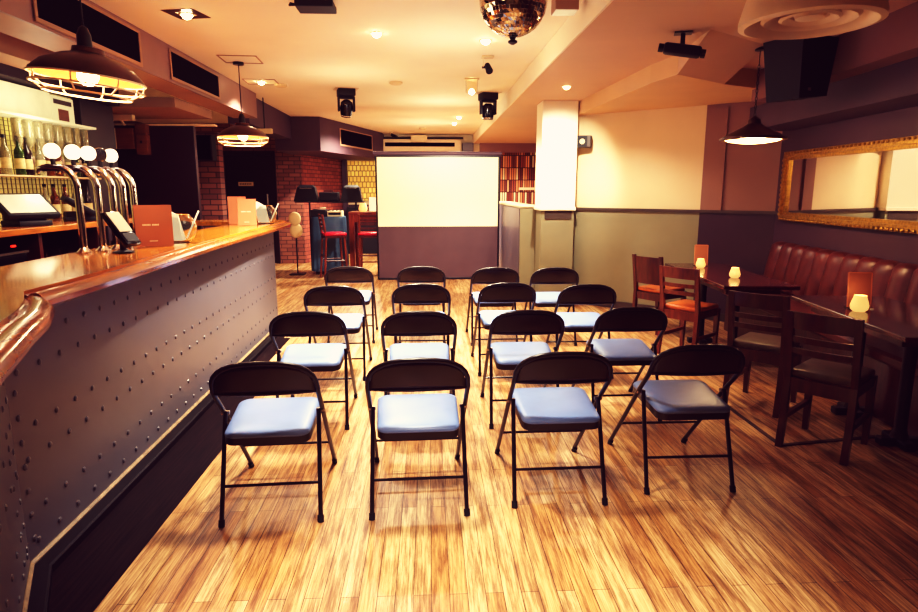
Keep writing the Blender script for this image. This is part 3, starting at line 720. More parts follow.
mu = MB().span((-1.92, 15.34, 1.25), (-1.1, 15.36, 2.18)).build('patterned_picture', 'mural'); tag(mu, 'yellow patterned wall panel with dark figures beside the screen', 'wall panel')
cr_ = MB().span((-1.92, 14.9, .0), (-1.15, 15.3, 1.1), .01).build('sideboard', 'blackp'); tag(cr_, 'black low cabinet under the yellow patterned panel', 'cabinet')

# blue draped console with black equipment
cs = thing('dj_console', 'blue cloth draped console against the brick wall', 'console', (-1.80, 11.45, 0))
cl = MB(); nx = 48; prof = []
for i in range(nx):
    a = 2*PI*i/nx; rx, ry = .30, .26
    x = math.copysign(abs(math.cos(a))**.5, math.cos(a))*rx; y = math.copysign(abs(math.sin(a))**.5, math.sin(a))*ry
    prof.append((x, y))
vs = []
for z, k, wv in ((.06, 1.06, .05), (.5, 1.02, .03), (1.0, 1.0, 0), (1.03, .98, 0)):
    vs += [(x*(k+wv*math.sin(i*1.9)), y*(k+wv*math.sin(i*1.9)), z) for i, (x, y) in enumerate(prof)]
fs = [(r_*nx+j, r_*nx+(j+1) % nx, (r_+1)*nx+(j+1) % nx, (r_+1)*nx+j) for r_ in range(3) for j in range(nx)]+[tuple(3*nx+j for j in range(nx))]
cl.add(vs, fs); cl.build('cloth', 'blue', cs, True)
MB().span((-.24, -.2, 0), (.24, .2, .98)).build('table', 'blackp', cs)
mxr = thing('dj_mixer', 'black and white mixing desk on the blue console', 'mixer', (-1.67, 11.4, 1.032))
MB().box((0, 0, .05), (.26, .26, .1), None, .01).build('case', 'offwhite', mxr); kn = MB()
for i in range(4):
    for j in range(3): MB().lathe([(.014, 0), (.012, .02)], 8, Matrix.Translation((-.1+i*.065, -.08+j*.07, .1005)), True, True).build('knob', 'blackp', mxr)
pass
MB().span((-.11, -.134, .03), (.11, -.131, .075)).build('front_strip', 'blackp', mxr)
dk = thing('turntable', 'black deck beside the mixing desk on the blue console', 'turntable', (-1.955, 11.4, 1.032))
MB().box((0, 0, .06), (.27, .28, .12), None, .01).build('case', 'blackp', dk); MB().lathe([(.11, 0), (.11, .012)], 24, Matrix.Translation((0, 0, .1205)), True, True).build('platter', 'steel', dk); MB().tube([(.1, .08, .15), (.02, -.06, .15)], .006).build('tone_arm', 'offwhite', dk)
def hood(label, loc, w, h, d=.25):
    t = thing('speaker_monitor', label, 'speaker', loc)
    m = MB().add([(-w/2, -d/2, 0), (w/2, -d/2, 0), (w/2, d/2, 0), (-w/2, d/2, 0), (-w*.36, -d*.3, h*.85), (w*.36, -d*.3, h*.85), (w*.36, d*.5, h*.85), (-w*.36, d*.5, h*.85), (-w*.25, -d*.1, h), (w*.25, -d*.1, h), (w*.25, d*.4, h), (-w*.25, d*.4, h)],
                 [(0, 1, 2, 3), (0, 1, 5, 4), (1, 2, 6, 5), (2, 3, 7, 6), (3, 0, 4, 7), (4, 5, 9, 8), (5, 6, 10, 9), (6, 7, 11, 10), (7, 4, 8, 11), (8, 9, 10, 11)])
    m.build('cabinet', 'blackp', t); MB().box((0, -d*.33, h*.8), (w*.5, .006, .012)).build('badge_strip', 'steel', t)
    return t
st = thing('equipment_stand', 'black metal stand rising behind the blue console', 'stand', (-1.85, 11.85, 0))
for x in (-.36, .50): MB().tube([(x, 0, 0), (x, 0, 1.27)], .018).build('post', 'black', st)
MB().span((-.60, -.16, 1.27), (.66, .1, 1.29)).build('shelf', 'black', st)
hood('black trapezoid speaker on the stand beside the brick wall', (-2.25, 11.82, 1.292), .44, .30)
hood('black trapezoid speaker on the stand beside the yellow panel', (-1.42, 11.82, 1.292), .40, .30)
kb = thing('keyboard_case', 'long black equipment case between the two trapezoid speakers', 'case', (-1.83, 11.82, 1.292))
MB().box((0, 0, .085), (.36, .2, .17), None, .02).build('body', 'blackp', kb); MB().tube([(-.08, -.1, .17), (-.08, -.12, .19), (.08, -.12, .19), (.08, -.1, .17)], .008).build('handle', 'black', kb)
cc_ = thing('hanging_cloth', 'cream two lobed cloth hanging beside the blue console', 'cloth', (-2.36, 11.2, .70))
MB().ball((0, 0, .30), .115, 14, 10, None, (.95, .25, 1.05)).build('upper_fold', 'creamcloth', cc_, True); MB().ball((.01, .02, .09), .12, 14, 10, None, (.95, .25, 1.1)).build('lower_fold', 'creamcloth', cc_, True)
MB().tube([(-.0, .05, -.70), (-.0, .05, .42)], .012).build('stand_pole', 'black', cc_)
MB().box((0, .05, -.69), (.25, .25, .02)).build('stand_foot', 'black', cc_)

# high table and stools
ht = thing('high_table', 'tall red brown bar table beside the projection screen', 'table', (-1.10, 11.36, 0))
MB().span((-.30, -.30, 1.07), (.30, .30, 1.12), .006).build('table_top', 'mahoglit', ht)
for x in (-.25, .25):
    for y in (-.25, .25): MB().span((x-.045, y-.045, 0), (x+.045, y+.045, 1.07), .004).build('leg', 'mahoglit', ht)
for y in (-.27, .27): MB().span((-.25, y-.015, .94), (.25, y+.015, 1.07)).build('apron', 'mahoglit', ht)
def stool(label):
    t = thing('bar_stool', label, 'stool', group='red seated bar stools by the screen')
    MB().box((0, 0, .765), (.40, .38, .05), None, .02, 3).build('seat', 'red', t, True)
    MB().box((0, 0, .72), (.38, .36, .035)).build('seat_frame', 'mahog', t)
    for x in (-.165, .165):
        MB().tube([(x*1.15, .18, 0), (x, .15, .71)], .02, 8).build('leg', 'mahoglit', t)
        MB().tube([(x*1.15, -.21, 0), (x, -.16, .71), (x, -.17, .80), (x, -.21, 1.10)], .019, 8).build('leg', 'mahoglit', t)
    for z in (.86, .93, 1.0, 1.07): MB().box((0, -.178-.1*(z-.8), z), (.33, .016, .036)).build('slat', 'mahog', t)
    for y, z in ((.17, .25), (-.19, .4)): MB().tube([(-.18, y, z), (.18, y, z)], .012, 8).build('footrail', 'mahog', t)
    for x in (-.18, .18): MB().tube([(x, .17, .32), (x, -.19, .32)], .012, 8).build('footrail', 'mahog', t)
    return t
s1 = stool('red seated wooden bar stool in front of the blue console'); s1.location = (-1.62, 10.74, 0); s1.rotation_euler = (0, 0, R(-70))
dup(s1, (-1.0, 10.80, 0), R(0), 'red seated wooden bar stool half hidden behind the screen')

def candle(label, loc, s=1.):
    t = thing('candle_holder', label, 'candle', loc, group='lit candles in frosted glass holders'); t.scale = (s,)*3
    pr = [(.028, 0), (.042, .012), (.046, .032), (.04, .055), (.032, .078), (.031, .088)]
    MB().lathe(pr+[(r-.004, z) for r, z in pr[::-1][:-1]]+[(.02, .006)], 24, None, True, True).build('glass_shade', 'candle', t, True)
    MB().lathe([(.018, .007), (.018, .03)], 12, None, True, True).build('tealight', 'paper', t, True)
    return t
def menu_stand(label, loc, rz, card='menu', s=1.):
    t = thing('menu_stand', label, 'menu', loc, rz, group='small menus standing on the tables'); t.scale = (s,)*3
    T = Matrix.Rotation(R(-8), 4, 'X')
    MB().box((0, 0, .003), (.13, .07, .006), None, .001).build('base', 'glass', t)
    c = MB().box((0, 0, .106), (.125, .003, .198), T).build('card', card, t)
    f = MB().span((-.066, -.004, .005), (-.061, .004, .209), 0, T).span((.061, -.004, .005), (.066, .004, .209), 0, T).span((-.061, -.004, .205), (.061, .004, .211), 0, T); f.build('rim', 'menulight', t)
    return t
candle('lit candle on the tall bar table beside the screen', (-1.16, 11.25, 1.1205), 1.7)
menu_stand('white menu card standing on the tall bar table', (-.97, 11.2, 1.1205), 0, 'paper', 1.25)

# ------------------------------------------------------------------ right side: bench, tables, chairs, mirror
bn_ = thing('banquette', 'oxblood leather wall bench with a vertically channelled back', 'bench')
def bq(y, o, z): p = rw(y, o); return (p.x, p.y, z)
y0, y1 = 1.6, 6.42
seat = MB(); prof = [(.14, .40), (.57, .40), (.59, .42), (.59, .46), (.57, .48), (.14, .48)]
def rsweep(mb, ya, yb, prof): 
    a = [bq(ya, o, z) for o, z in prof]; b = [bq(yb, o, z) for o, z in prof]; k = len(prof)
    mb.add(a+b, [(i, (i+1) % k, k+(i+1) % k, k+i) for i in range(k)]+[tuple(range(k))[::-1], tuple(range(k, 2*k))])
rsweep(seat, y0, y1, prof); seat.build('seat', 'bench', bn_)
bs_ = MB(); rsweep(bs_, y0, y1, [(.01, 0), (.52, 0), (.52, .395), (.01, .395)]); bs_.build('base', 'mahog', bn_)
bk_ = MB(); nch = 22; per = 8; vs = []; cols = nch*per+1
pz = [(.484, .135), (.52, .17), (.7, .145), (.86, .115), (.925, .10), (.955, .075), (.96, .03)]
for (z, o) in pz:
    for i in range(cols):
        y = y0+(y1-y0)*i/(cols-1); ph = (i % per)/per
        bulge = .035*abs(math.sin(PI*ph))**.6
        vs.append(bq(y, o-.018+bulge*(1 if z < .95 else .3), z+(.012*abs(math.sin(PI*ph))**.6 if z > .9 else 0)))
fs = [(r_*cols+i, r_*cols+i+1, (r_+1)*cols+i+1, (r_+1)*cols+i) for r_ in range(len(pz)-1) for i in range(cols-1)]
b0 = len(vs)
for z in (.484, .96): vs += [bq(y0, .012, z), bq(y1, .012, z)]
n_ = len(pz)-1
fs += [tuple([b0+2, b0+3]+[n_*cols+i for i in range(cols-1, -1, -1)]), (b0, b0+1, b0+3, b0+2)]
fs += [tuple([b0+1, b0+3]+[r_*cols+cols-1 for r_ in range(n_, -1, -1)]), tuple([b0, b0+2]+[r_*cols for r_ in range(n_, -1, -1)])]
bk_.add(vs, fs); bk_.build('backrest', 'bench', bn_, True, 50)

mr = thing('wall_mirror', 'long wall mirror in an ornate gilt frame above the bench', 'mirror')
yA, yB, zA, zB = 2.3, 6.42, 1.19, 1.885
fw = .085
def rbox(mb, ya, yb, o0, o1, za, zb):
    a = [rw(ya, o0), rw(yb, o0), rw(yb, o1), rw(ya, o1)]; mb.prism([tuple(p) for p in a], za, zb)
gm = MB(); rbox(gm, yA+fw, yB-fw, .012, .02, zA+fw, zB-fw); gm.build('mirror_glass', 'mirror', mr)
fr = MB()
def molding(mb, a, b, inward):   # a,b: (y,z) outer corners ; cross profile stepped
    pass
for k, (w0, w1, d) in enumerate(((0, .03, .05), (.03, .055, .065), (.055, fw, .04))):
    rbox(fr, yA+w0, yB-w0, .012, d, zA+w0, zA+w1); rbox(fr, yA+w0, yB-w0, .012, d, zB-w1, zB-w0)
    rbox(fr, yA+w0, yA+w1, .012, d, zA+w1, zB-w1); rbox(fr, yB-w1, yB-w0, .012, d, zA+w1, zB-w1)
od = fr; y = yA+.05
while y < yB-.04:
    for z in (zA+.015, zB-.015):
        p = rw(y, .052); od.ball((p.x, p.y, z), .014, 8, 6, None, (1, 1.6, 1))
    y += .06
z = zA+.06
while z < zB-.05:
    p = rw(yB-.015, .052); od.ball((p.x, p.y, z), .014, 8, 6, None, (1, 1, 1.6)); z += .05
od.build('gilt_frame', 'gilt', mr)

def table(label, loc, rz, L, W, cand=None):
    t = thing('pub_table', label, 'table', loc, rz, group='dark wood pub tables along the bench')
    MB().box((0, 0, .735), (W, L, .03), None, .006).build('table_top', 'mahogtop', t)
    MB().box((0, 0, .69), (W-.16, L-.3, .055)).build('apron', 'mahog', t)
    for s in (-1, 1):
        MB().lathe([(.05, .05), (.035, .1), (.035, .6), (.06, .662)], 16, Matrix.Translation((-.03, s*(L/2-.40), 0)), True, True).build('pedestal', 'black', t, True)
        MB().box((-.03, s*(L/2-.40), .025), (.24, .07, .05), None, .012).build('foot', 'black', t); MB().box((-.03, s*(L/2-.40), .0255), (.07, .24, .049), None, .012).build('foot', 'black', t)
    return t
# near-aisle edge runs 2.37,4.71 -> 2.48,6.34
t1 = table('dark red pub table with two candles at the far end of the bench', (2.70, 5.52, 0), R(-4.5), 1.58, .60)
t2 = table('dark pub table with one candle and a menu in front of the bench', (2.86, 3.62, 0), R(-7), 1.32, .64)

def wooden_chair(label, seat, wood, solid=False, group='wooden chairs drawn up to the pub tables'):
    t = thing('wooden_chair', label, 'chair', group=group)
    for sx in (-1, 1):
        MB().add(*post(sx)).build('rear_leg', wood, t)
        MB().add(*fleg(sx)).build('front_leg', wood, t)
        MB().span((sx*.165-.012, -.18, .365), (sx*.165+.012, .18, .425)).build('side_rail', wood, t)
        MB().span((sx*.165-.010, -.18, .17), (sx*.165+.010, .18, .20)).build('stretcher', wood, t)
    MB().span((-.155, .165, .365), (.155, .19, .425)).build('front_rail', wood, t)
    MB().span((-.155, -.205, .345), (.155, -.18, .425)).build('back_rail', wood, t)
    MB().box((0, .0, .447), (.355, .37, .044), None, .018, 3).build('seat_pad', seat, t, True)
    def slat(z0, z1, th=.02, bow=.018):
        m = MB(); n = 8; vs = []
        for i in range(n+1):
            u = -1+2*i/n
            for zz in (z0, z1):
                yy = -.193-.16*(zz-.43)-bow*(1-u*u)
                vs += [(u*.155, yy-th/2, zz), (u*.155, yy+th/2, zz)]
        fs = []
        for i in range(n):
            a, b = i*4, (i+1)*4
            fs += [(a, b, b+2, a+2), (a+1, a+3, b+3, b+1), (a+2, b+2, b+3, a+3), (a, a+1, b+1, b)]
        fs += [(0, 2, 3, 1), (n*4, n*4+1, n*4+3, n*4+2)]
        return m.add(vs, fs)
    if solid: slat(.52, .81).build('back_panel', wood, t, True)
    else:
        slat(.725, .825).build('top_rail', wood, t, True)
        slat(.645, .68).build('slat', wood, t, True); slat(.575, .61).build('slat', wood, t, True)
    return t
def post(sx):
    w = .018; vs = []
    sec = [(0, -.235, .024), (.2, -.205, .026), (.43, -.193, .028), (.6, -.218, .024), (.825, -.256, .020)]
    for z, y, d in sec: vs += [(sx*.172-w, y-d*.7, z), (sx*.172+w, y-d*.7, z), (sx*.172+w, y+d*.7, z), (sx*.172-w, y+d*.7, z)]
    n = len(sec); fs = [(i*4+j, i*4+(j+1) % 4, (i+1)*4+(j+1) % 4, (i+1)*4+j) for i in range(n-1) for j in range(4)]+[(3, 2, 1, 0), tuple((n-1)*4+j for j in range(4))]
    return vs, fs
def fleg(sx):
    w = .02; vs = []
    for z, k in ((0, .75), (.425, 1.05)): vs += [(sx*.165-w*k, .178-w*k, z), (sx*.165+w*k, .178-w*k, z), (sx*.165+w*k, .178+w*k, z), (sx*.165-w*k, .178+w*k, z)]
    return vs, [(0, 1, 5, 4), (1, 2, 6, 5), (2, 3, 7, 6), (3, 0, 4, 7), (3, 2, 1, 0), (4, 5, 6, 7)]
def place(o, bx_, by_, face):       # centre of the back at bx,by; facing angle
    a = R(face); o.rotation_euler = (0, 0, a)
    o.location = (bx_-(-.235)*-math.sin(a)*1, by_+.235*math.cos(a), 0)
cA = wooden_chair('dark wooden chair with a solid panel back by the cream wall', 'tan', 'mahog', True); place(cA, 2.31, 6.40, -58)
cB = wooden_chair('wooden chair with ladder back and bright tan seat at the far table', 'tan', 'mahoglit'); place(cB, 2.235, 5.38, -52)
cC = wooden_chair('dark ladder back chair with olive seat behind the last row folding chair', 'olive', 'mahog'); place(cC, 2.20, 3.97, -46)
cD = wooden_chair('dark ladder back chair with olive seat in front of the candle and menu', 'olive', 'mahog'); place(cD, 2.185, 3.25, -50)

candle('lit candle in front of the menu on the far pub table', (2.66, 5.92, .7505))
candle('lit candle near the aisle edge of the far pub table', (2.655, 5.22, .7505))
menu_stand('small orange menu standing behind a candle on the far pub table', (2.735, 6.08, .7505), R(-10))
candle('lit candle on the pub table with the open near end', (2.70, 3.70, .7505), 1.15)
menu_stand('orange menu in a clear stand behind the candle on the near pub table', (2.77, 3.80, .7505), R(-10), 'menu', 1.1)

# ------------------------------------------------------------------ ceiling things
def downlight(label, x, y, z, dim=False, plate=False):
    t = thing('ceiling_downlight', label, 'light', (x, y, z), group='round downlights set in the ceiling')
    MB().lathe([(.036, -.001), (.036, -.006), (.05, -.008), (.055, -.001)], 20).build('ring', 'offwhite', t, True)
    MB().lathe([(.038, -.006), (.036, -.018), (.026, -.03), (.012, -.036), (.001, -.037)], 20).build('lens', 'bulbdim' if dim else 'bulb', t)
    return t
DL = [('downlight in the brown plate close to the bar bulkhead', -1.80, 5.08, ZC), ('downlight alone in the middle of the cream ceiling', -.42, 5.58, ZC),
      ('downlight beside the hatch lines past the second caged pendant', -2.02, 8.05, ZC), ('downlight close to the mirror ball', .52, 5.79, ZC),
      ('downlight further along the ceiling near the screen', .57, 11.66, ZC), ('last downlight before the screen wall', .53, 12.68, ZC)]
for l, x, y, z in DL: downlight(l, x, y, z)
downlight('dim downlight in the lowered soffit in front of the column', 1.50, 6.93, ZS, True)
for l, x, y in (('downlight above the last row of folding chairs', -.15, 2.9), ('downlight over the open floor', .0, .9), ('downlight over the curved bar end', -1.2, .5), ('downlight over the floor behind the tables', 1.0, .6)):
    downlight(l, x, y, ZC)
hpo = MB(); Th = TR(-1.8, 5.07, ZC, R(-12))
hpo.span((-.125, -.125, -.004), (-.06, .125, -.001), 0, Th).span((.06, -.125, -.004), (.125, .125, -.001), 0, Th).span((-.06, -.125, -.004), (.06, -.06, -.001), 0, Th).span((-.06, .06, -.004), (.06, .125, -.001), 0, Th)
tag(hpo.build('ceiling_plate', 'copper'), 'square brown plate round the downlight close to the bar bulkhead', 'ceiling plate')
for (x, y, lab) in ((-1.88, 6.72, 'thin square hatch frame round the second pendant cord'), (-2.02, 8.05, 'thin square hatch frame round the far bar downlight')):
    hh = MB(); T = TR(x, y, ZC, R(4)); w = .19
    hh.span((-w, -w, -.006), (w, -w+.012, -.001), 0, T).span((-w, w-.012, -.006), (w, w, -.001), 0, T).span((-w, -w+.012, -.006), (-w+.012, w-.012, -.001), 0, T).span((w-.012, -w+.012, -.006), (w, w-.012, -.001), 0, T)
    tag(hh.build('ceiling_hatch', 'barsoffit'), lab, 'hatch')
for (x, y, lab) in ((-.38, 8.0, 'flat pale ceiling sensor in line with the black moving light'), (-.1, 13.7, 'small pale ceiling sensor above the projection screen'), (-1.83, 8.25, 'flat pale ceiling sensor beside the hatch frame')):
    tag(MB().lathe([(.08, -.001), (.08, -.02), (.05, -.035), (.001, -.036)], 16, Matrix.Translation((x, y, ZC)), True).build('smoke_detector', 'offwhite', None, True), lab, 'sensor')

def moving_head(label, x, y, s=1., tilt=0.):
    t = thing('moving_head_light', label, 'stage light', (x, y, ZC), R(15)); t.scale = (s,)*3
    MB().box((0, 0, -.05), (.22, .22, .095), None, .012).build('base', 'blackp', t, True)
    MB().box((0, 0, -.004), (.30, .26, .006)).build('ceiling_bracket', 'offwhite', t)
    yk = MB().box((0, 0, -.112), (.22, .10, .025), None, .005)
    for sx in (-1, 1): yk.box((sx*.10, 0, -.20), (.022, .09, .17), None, .006)
    yk.build('yoke', 'blackp', t)
    T = Matrix.Translation((0, 0, -.24)) @ Matrix.Rotation(R(25+tilt), 4, 'X')
    h = MB().lathe([(.04, .10), (.075, .07), (.085, .0), (.075, -.09), (.07, -.11), (.06, -.11)], 20, T, True, True).build('head', 'blackg', t, True)
    MB().lathe([(.001, -.112), (.058, -.112)], 20, T).build('lens', 'steel', h)
    MB().lathe([(.074, -.085), (.078, -.09), (.074, -.098)], 20, T).build('chrome_ring', 'chrome', h, True)
    return t
moving_head('black moving head stage light hanging over the bar side', -1.06, 8.55, 1.0)
moving_head('black moving head stage light hanging beside the soffit edge', .83, 8.8, 1.0, -20)

sp = thing('ceiling_spotlight', 'small black adjustable spotlight on a bracket near the mirror ball', 'spotlight', (.6, 6.45, ZC))
MB().box((0, 0, -.01), (.12, .08, .018), None, .003).build('mount', 'offwhite', sp); MB().box((-.045, 0, -.06), (.008, .03, .09)).build('bracket', 'ivory', sp)
MB().tube([(.0, .03, -.08), (.015, -.05, -.15)], [.028, .036], 14).build('lamp_can', 'blackp', sp, True); MB().tube([(-.055, 0, -.105), (-.02, 0, -.105)], .012).build('pivot', 'blackp', sp)
sp2 = thing('ceiling_spotlight', 'bright lit spotlight with a glass can in line with the moving light', 'spotlight', (.53, 7.7, ZC))
MB().box((0, 0, -.01), (.17, .1, .018), None, .003).build('mount', 'ivory', sp2); MB().lathe([(.075, -.02), (.07, -.16), (.066, -.16), (.07, -.02)], 18).build('glass_can', 'glass', sp2, True)
MB().ball((0, 0, -.15), .035, 12, 8).build('bulb', 'bulb', sp2, True)
pr_ = thing('ceiling_projector', 'flat black projector unit at the top of the cream ceiling', 'projector', (-.78, 4.68, ZC))
MB().box((.01, 0, -.042), (.26, .2, .045), None, .006).build('body', 'blackp', pr_); MB().box((0, 0, -.01), (.1, .1, .018)).build('mount', 'blackp', pr_)
MB().tube([(-.12, .0, -.03), (-.16, -.03, -.03), (-.16, -.06, -.05), (-.12, -.06, -.05)], .006).build('cable', 'blackp', pr_)
lb = thing('box_light', 'small square ceiling light box beside the mirror ball', 'light', (.95, 4.52, ZC))
MB().span((-.08, -.08, -.10), (.08, .08, -.001), .004).build('housing', 'barsoffit', lb); MB().span((-.075, -.075, -.103), (.075, .075, -.1005)).build('diffuser', 'lcd', lb)

# mirror ball
db = thing('mirror_ball', 'silver mirror ball hanging from the cream ceiling', 'mirror ball', (.475, 3.62, 2.515))
bm = bmesh.new(); bmesh.ops.create_uvsphere(bm, u_segments=54, v_segments=28, radius=.185)
rnd = random.Random(3)
ex = bmesh.ops.inset_individual(bm, faces=bm.faces[:], thickness=.0012, depth=.0)
for f in bm.faces: f.smooth = False
me = bpy.data.meshes.new('mirror_tile_shell'); bm.to_mesh(me); bm.free(); me.materials.append(M['mirrortile'])
for v in me.vertices: v.co *= 1+rnd.uniform(-.004, .004)
o = bpy.data.objects.new('mirror_tile_shell', me); C.objects.link(o); o.parent = db
MB().tube([(0, 0, .183), (0, 0, .284)], .008).build('hanging_rod', 'black', db); MB().lathe([(.03, .19), (.03, .2), (.012, .22)], 14, None, True, True).build('top_cap', 'black', db, True)
MB().lathe([(.008, -.225), (.026, -.215), (.026, -.205), (.012, -.20), (.02, -.187), (.01, -.18)], 14, None, True, True).build('bottom_cap', 'black', db, True)

# pendants
def bar_pendant(label, x, y, zr):
    t = thing('pendant_lamp', label, 'pendant lamp', (x, y, zr), group='bronze pendants with wire cages over the bar')
    pr = [(.255, 0), (.252, .012), (.205, .06), (.125, .10), (.075, .115), (.07, .14), (.04, .145)]
    MB().lathe(pr, 40).build('shade', 'copper', t, True)
    MB().lathe([(r-.004, z-.003) for r, z in pr[:5]]+[(.001, .105)], 40).build('shade_lining', 'shadein', t, True)
    MB().lathe([(.035, .14), (.032, .20), (.02, .235), (.006, .245)], 16, None, True, True).build('neck', 'black', t, True)
    MB().tube([(0, 0, .24), (0, 0, ZC-zr-.012)], .005, 8).build('cord', 'black', t)
    MB().lathe([(.055, ZC-zr-.025), (.055, ZC-zr-.001)], 16, None, True, True).build('ceiling_rose', 'black', t, True)
    cg = MB()
    def ring(r, z, th=.005): cg.tube([(r*math.cos(2*PI*i/40), r*math.sin(2*PI*i/40), z) for i in range(41)], th, 6, None, False)
    ring(.257, -.003); ring(.25, -.045); ring(.195, -.08)
    for i in range(8):
        a = 2*PI*i/8+.2; c_, s_ = math.cos(a), math.sin(a)
        cg.tube([(.257*c_, .257*s_, 0), (.25*c_, .25*s_, -.045), (.195*c_, .195*s_, -.08)], .004, 6)
    cg.build('wire_mesh_cage', 'cage', t, True)
    MB().ball((0, 0, .012), .048, 14, 10).build('bulb', 'bulb', t, True)
    return t
pl = bar_pendant('caged bronze pendant lamp over the near curve of the bar', -1.68, 3.32, 2.045)
for c_ in pl.children:
    if c_.name.split('.')[0] in ('shade', 'shade_lining', 'wire_mesh_cage'): c_.rotation_euler = (0, R(6), 0)
bar_pendant('caged bronze pendant lamp over the far part of the bar', -1.95, 6.88, 2.05)
pt = thing('pendant_lamp', 'copper dome pendant on a chain over the far pub table', 'pendant lamp', (2.60, 5.0, 1.90))
MB().lathe([(.235, 0), (.235, .012), (.20, .03), (.15, .06), (.09, .09), (.05, .12), (.045, .15), (.02, .17)], 32).build('shade', 'copper', pt, True)
MB().lathe([(.235, .0), (.25, .004), (.25, -.008), (.225, -.012)], 32).build('rim', 'copper', pt, True)
MB().lathe([(.001, -.035), (.10, -.03), (.18, -.018), (.222, .0)], 32).build('diffuser', 'diffuse', pt, True)
ch = MB(); k = 0; z = .17
while z < 2.44-1.9:
    T = Matrix.Translation((0, 0, z+.018)) @ Matrix.Rotation(PI/2*(k % 2), 4, 'Z')
    ch.tube([(.008*math.cos(2*PI*i/10), 0, .018*math.sin(2*PI*i/10)) for i in range(11)], .0025, 5, T, False); z += .03; k += 1
ch.build('chain_link_pattern', 'black', pt, True)
MB().lathe([(.04, ZS-1.9-.03), (.04, ZS-1.9-.001)], 16, None, True, True).build('ceiling_rose', 'black', pt, True)
MB().tube([(0, 0, z), (0, 0, ZS-1.93)], .003, 6).build('hanging_wire', 'black', pt)

# round ceiling diffuser
dz = ZS-.001
dfz = thing('ceiling_diffuser', 'large round ringed ceiling air diffuser beside the big black speaker', 'vent', (2.20, 3.70, dz-.16)); dfz.scale = (.86, .86, 1)
MB().lathe([(.40, .16), (.44, .03), (.44, .0), (.40, -.01), (.36, .01), (.30, .09)], 48).build('outer_ring', 'ivory', dfz, True)
MB().lathe([(.27, .07), (.30, .03), (.28, .015), (.24, .03), (.20, .085)], 48).build('middle_ring', 'ivory', dfz, True)
MB().lathe([(.17, .06), (.19, .03), (.17, .02), (.12, .04), (.10, .08)], 40).build('inner_ring', 'ivory', dfz, True)
MB().lathe([(.10, .05), (.09, .03), (.05, .025), (.001, .025)], 32).build('centre_boss', 'ivory', dfz, True)
MB().lathe([(.001, .14), (.40, .14), (.40, .158)], 48).build('dark_throat', 'barrecess', dfz)
# big black speaker
bsx = thing('loudspeaker', 'big black wedge loudspeaker hung beside the round diffuser', 'speaker', (2.74, 4.70, 2.15), R(20))
sm = MB().add([(-.13, -.14, 0), (.15, -.14, .03), (.15, .14, .03), (-.13, .14, 0), (-.18, -.17, .43), (.18, -.17, .43), (.18, .17, .43), (-.18, .17, .43)],
     [(0, 1, 2, 3), (0, 1, 5, 4), (1, 2, 6, 5), (2, 3, 7, 6), (3, 0, 4, 7), (4, 5, 6, 7)])
sm.build('cabinet', 'blackp', bsx); MB().box((-.04, -.147, .06), (.03, .006, .03), Matrix.Rotation(R(-4), 4, 'X')).build('badge', 'steel', bsx)
MB().span((-.1, -.05, .40), (.1, .05, ZS-2.15-.003)).build('bracket', 'black', bsx)
# projector under the soffit and small wall speaker
pj2 = thing('projector', 'black projector on a bracket under the lowered soffit', 'projector', (1.82, 4.6, ZS-.001), R(-18))
Tp = Matrix.Translation((0, 0, -.12)) @ Matrix.Rotation(R(10), 4, 'Y') @ Matrix.Translation((0, 0, .135))
MB().box((0, 0, -.135), (.26, .10, .075), Tp, .02).build('body', 'blackp', pj2, True); MB().tube([(-.13, 0, -.135), (-.165, 0, -.135)], .03, 14, Tp).build('rear_knob', 'blackg', pj2, True)
MB().tube([(.13, 0, -.14), (.16, 0, -.14)], .03, 14, Tp).build('lens', 'blackg', pj2, True); MB().box((0, 0, -.05), (.03, .03, .1)).build('mount_pole', 'black', pj2); MB().box((0, 0, -.005), (.12, .1, .008)).build('mount_plate', 'black', pj2)
pm = CA+dCA*.20
ws = thing('wall_speaker', 'small grey wall speaker with a round cone on the cream wall', 'speaker', (pm.x+nCA.x*.10, pm.y+nCA.y*.10, 2.10), math.atan2(dCA.y, dCA.x)*.5)
MB().box((0, 0, 0), (.17, .13, .15), None, .008).build('cabinet', 'rail', ws); MB().box((-.02, -.066, 0), (.12, .005, .13)).build('grille', 'blackp', ws)
MB().lathe([(.001, 0), (.03, 0), (.034, .004)], 16, Matrix.Translation((-.02, -.07, 0)) @ Matrix.Rotation(PI/2, 4, 'X')).build('cone', 'offwhite', ws); MB().tube([(0, .06, 0), (0, .10, 0)], .015).build('bracket', 'black', ws)

# ------------------------------------------------------------------ light
warm = (1, .92, .79)
def down(x, y, z, p, spot=95, size=.04, blend=.5, aim=None):
    light('SPOT', (x, y, z-.045), p, warm, size, spot, blend, aim or (x, y, 0))
down(-1.80, 5.08, ZC, 130, 120)
down(-.42, 5.58, ZC, 700, 106, .1, .8, (-.6, 5.2, 0))
down(-2.02, 8.05, ZC, 190, 130)
down(.52, 5.79, ZC, 620, 98, .1, .8)
down(.57, 11.66, ZC, 330, 140); down(.53, 12.68, ZC, 330, 150)
down(-.15, 2.9, ZC, 380, 70, .1, .8)
down(.0, .9, ZC, 560, 62, .1, .7, (.2, 1.5, 0))
down(-.40, 5.30, ZC-.06, 380, 84, .03, .7, (-1.70, 4.75, .35))  # added spot without a fixture, brightens the bar front
down(.53, 7.7, ZC-.17, 420, 75, .035, .6, (.17, 10.5, 1.0))
down(.50, 8.3, ZC, 240, 120)
down(1.50, 6.93, ZS, 130, 140)
down(1.50, 6.9, ZS-.01, 130, 70, .03, .7, (1.66, 8.0, 1.75))
down(-1.0, 12.0, ZC, 560, 150)  # hidden lamp added to brighten the far brickwork, no fixture
down(2.0, 13.4, ZS, 230, 150)  # light only, added without a fixture for the book wallpaper
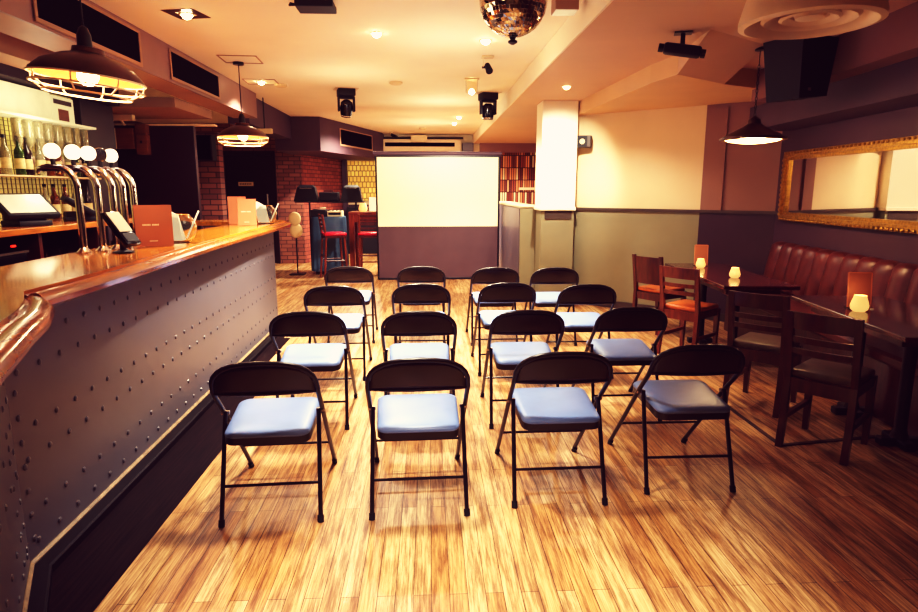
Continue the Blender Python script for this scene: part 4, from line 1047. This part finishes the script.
for x, y, p_ in ((-.6, 3.6, 9), (.2, 5.7, 14), (-.9, 7.4, 12), (.2, 9.6, 16), (0, 12.6, 16)): light('POINT', (x, y, 2.1), p_, (1, .93, .78), .25)  # unseen fill lights added in mid-air to brighten the ceiling
for x, y, z in ((-1.68, 3.32, 2.03), (-1.95, 6.88, 2.02)): light('POINT', (x, y, z-.04), 18, (1, .76, .5), .04)
light('POINT', (2.60, 5.0, 1.83), 34, (1, .72, .44), .1)
for x, y, z in ((2.66, 5.92, .86), (2.655, 5.22, .86), (2.70, 3.70, .88)): light('POINT', (x, y, z), .5, (1, .6, .28), .03)
light('POINT', (-3.0, 5.3, 2.0), 8, (1, .93, .7), .1)
w = bpy.data.worlds.new('World'); bpy.context.scene.world = w; w.use_nodes = True
w.node_tree.nodes['Background'].inputs[0].default_value = (.5, .36, .34, 1); w.node_tree.nodes['Background'].inputs[1].default_value = .3

# ------------------------------------------------------------------ camera
F = 620.; VX, VY = 428., 190.
p = math.atan((306-VY)/F); a = math.atan((459-VX)/(F/math.cos(p)))
fwd = Vector((math.sin(a)*math.cos(p), math.cos(a)*math.cos(p), -math.sin(p)))
cd = bpy.data.cameras.new('camera'); cam = bpy.data.objects.new('camera', cd); C.objects.link(cam)
cam.location = (0, 0, 1.5); cam.rotation_euler = fwd.to_track_quat('-Z', 'Y').to_euler()
cd.sensor_width = 36; cd.lens = F/918*36; cd.clip_start = .05; cd.clip_end = 60
s = bpy.context.scene; s.camera = cam

# colour response of the photograph: contrasty, purple shadows, yellow highlights
s.view_settings.view_transform = 'Standard'; s.view_settings.look = 'None'; s.view_settings.exposure = 0.; s.view_settings.gamma = 1.
def tolin(d): return d/12.92 if d <= .04045 else ((d+.055)/1.055)**2.4
vs_ = s.view_settings; vs_.use_curve_mapping = True; cmap = vs_.curve_mapping; cmap.use_clip = False; cmap.extend = 'HORIZONTAL'
GRADE = ([(0, .05), (.12, .105), (.25, .205), (.4, .40), (.55, .615), (.7, .80), (.85, .93), (1, 1)],
         [(0, .012), (.12, .06), (.25, .165), (.4, .36), (.55, .575), (.7, .77), (.85, .915), (1, .985)],
         [(0, .05), (.12, .105), (.25, .20), (.4, .365), (.55, .545), (.7, .71), (.85, .845), (1, .945)])
for ci, pts in enumerate(GRADE):
    c = cmap.curves[ci]
    P_ = [(tolin(a_), tolin(b_)) for a_, b_ in pts]
    c.points[0].location = P_[0]; c.points[1].location = P_[-1]
    for q in P_[1:-1]: c.points.new(*q)
cmap.update()
s.cycles.use_denoising = True
s.cycles.max_bounces = 8; s.cycles.sample_clamp_indirect = 6.; s.cycles.caustics_reflective = False; s.cycles.caustics_refractive = False
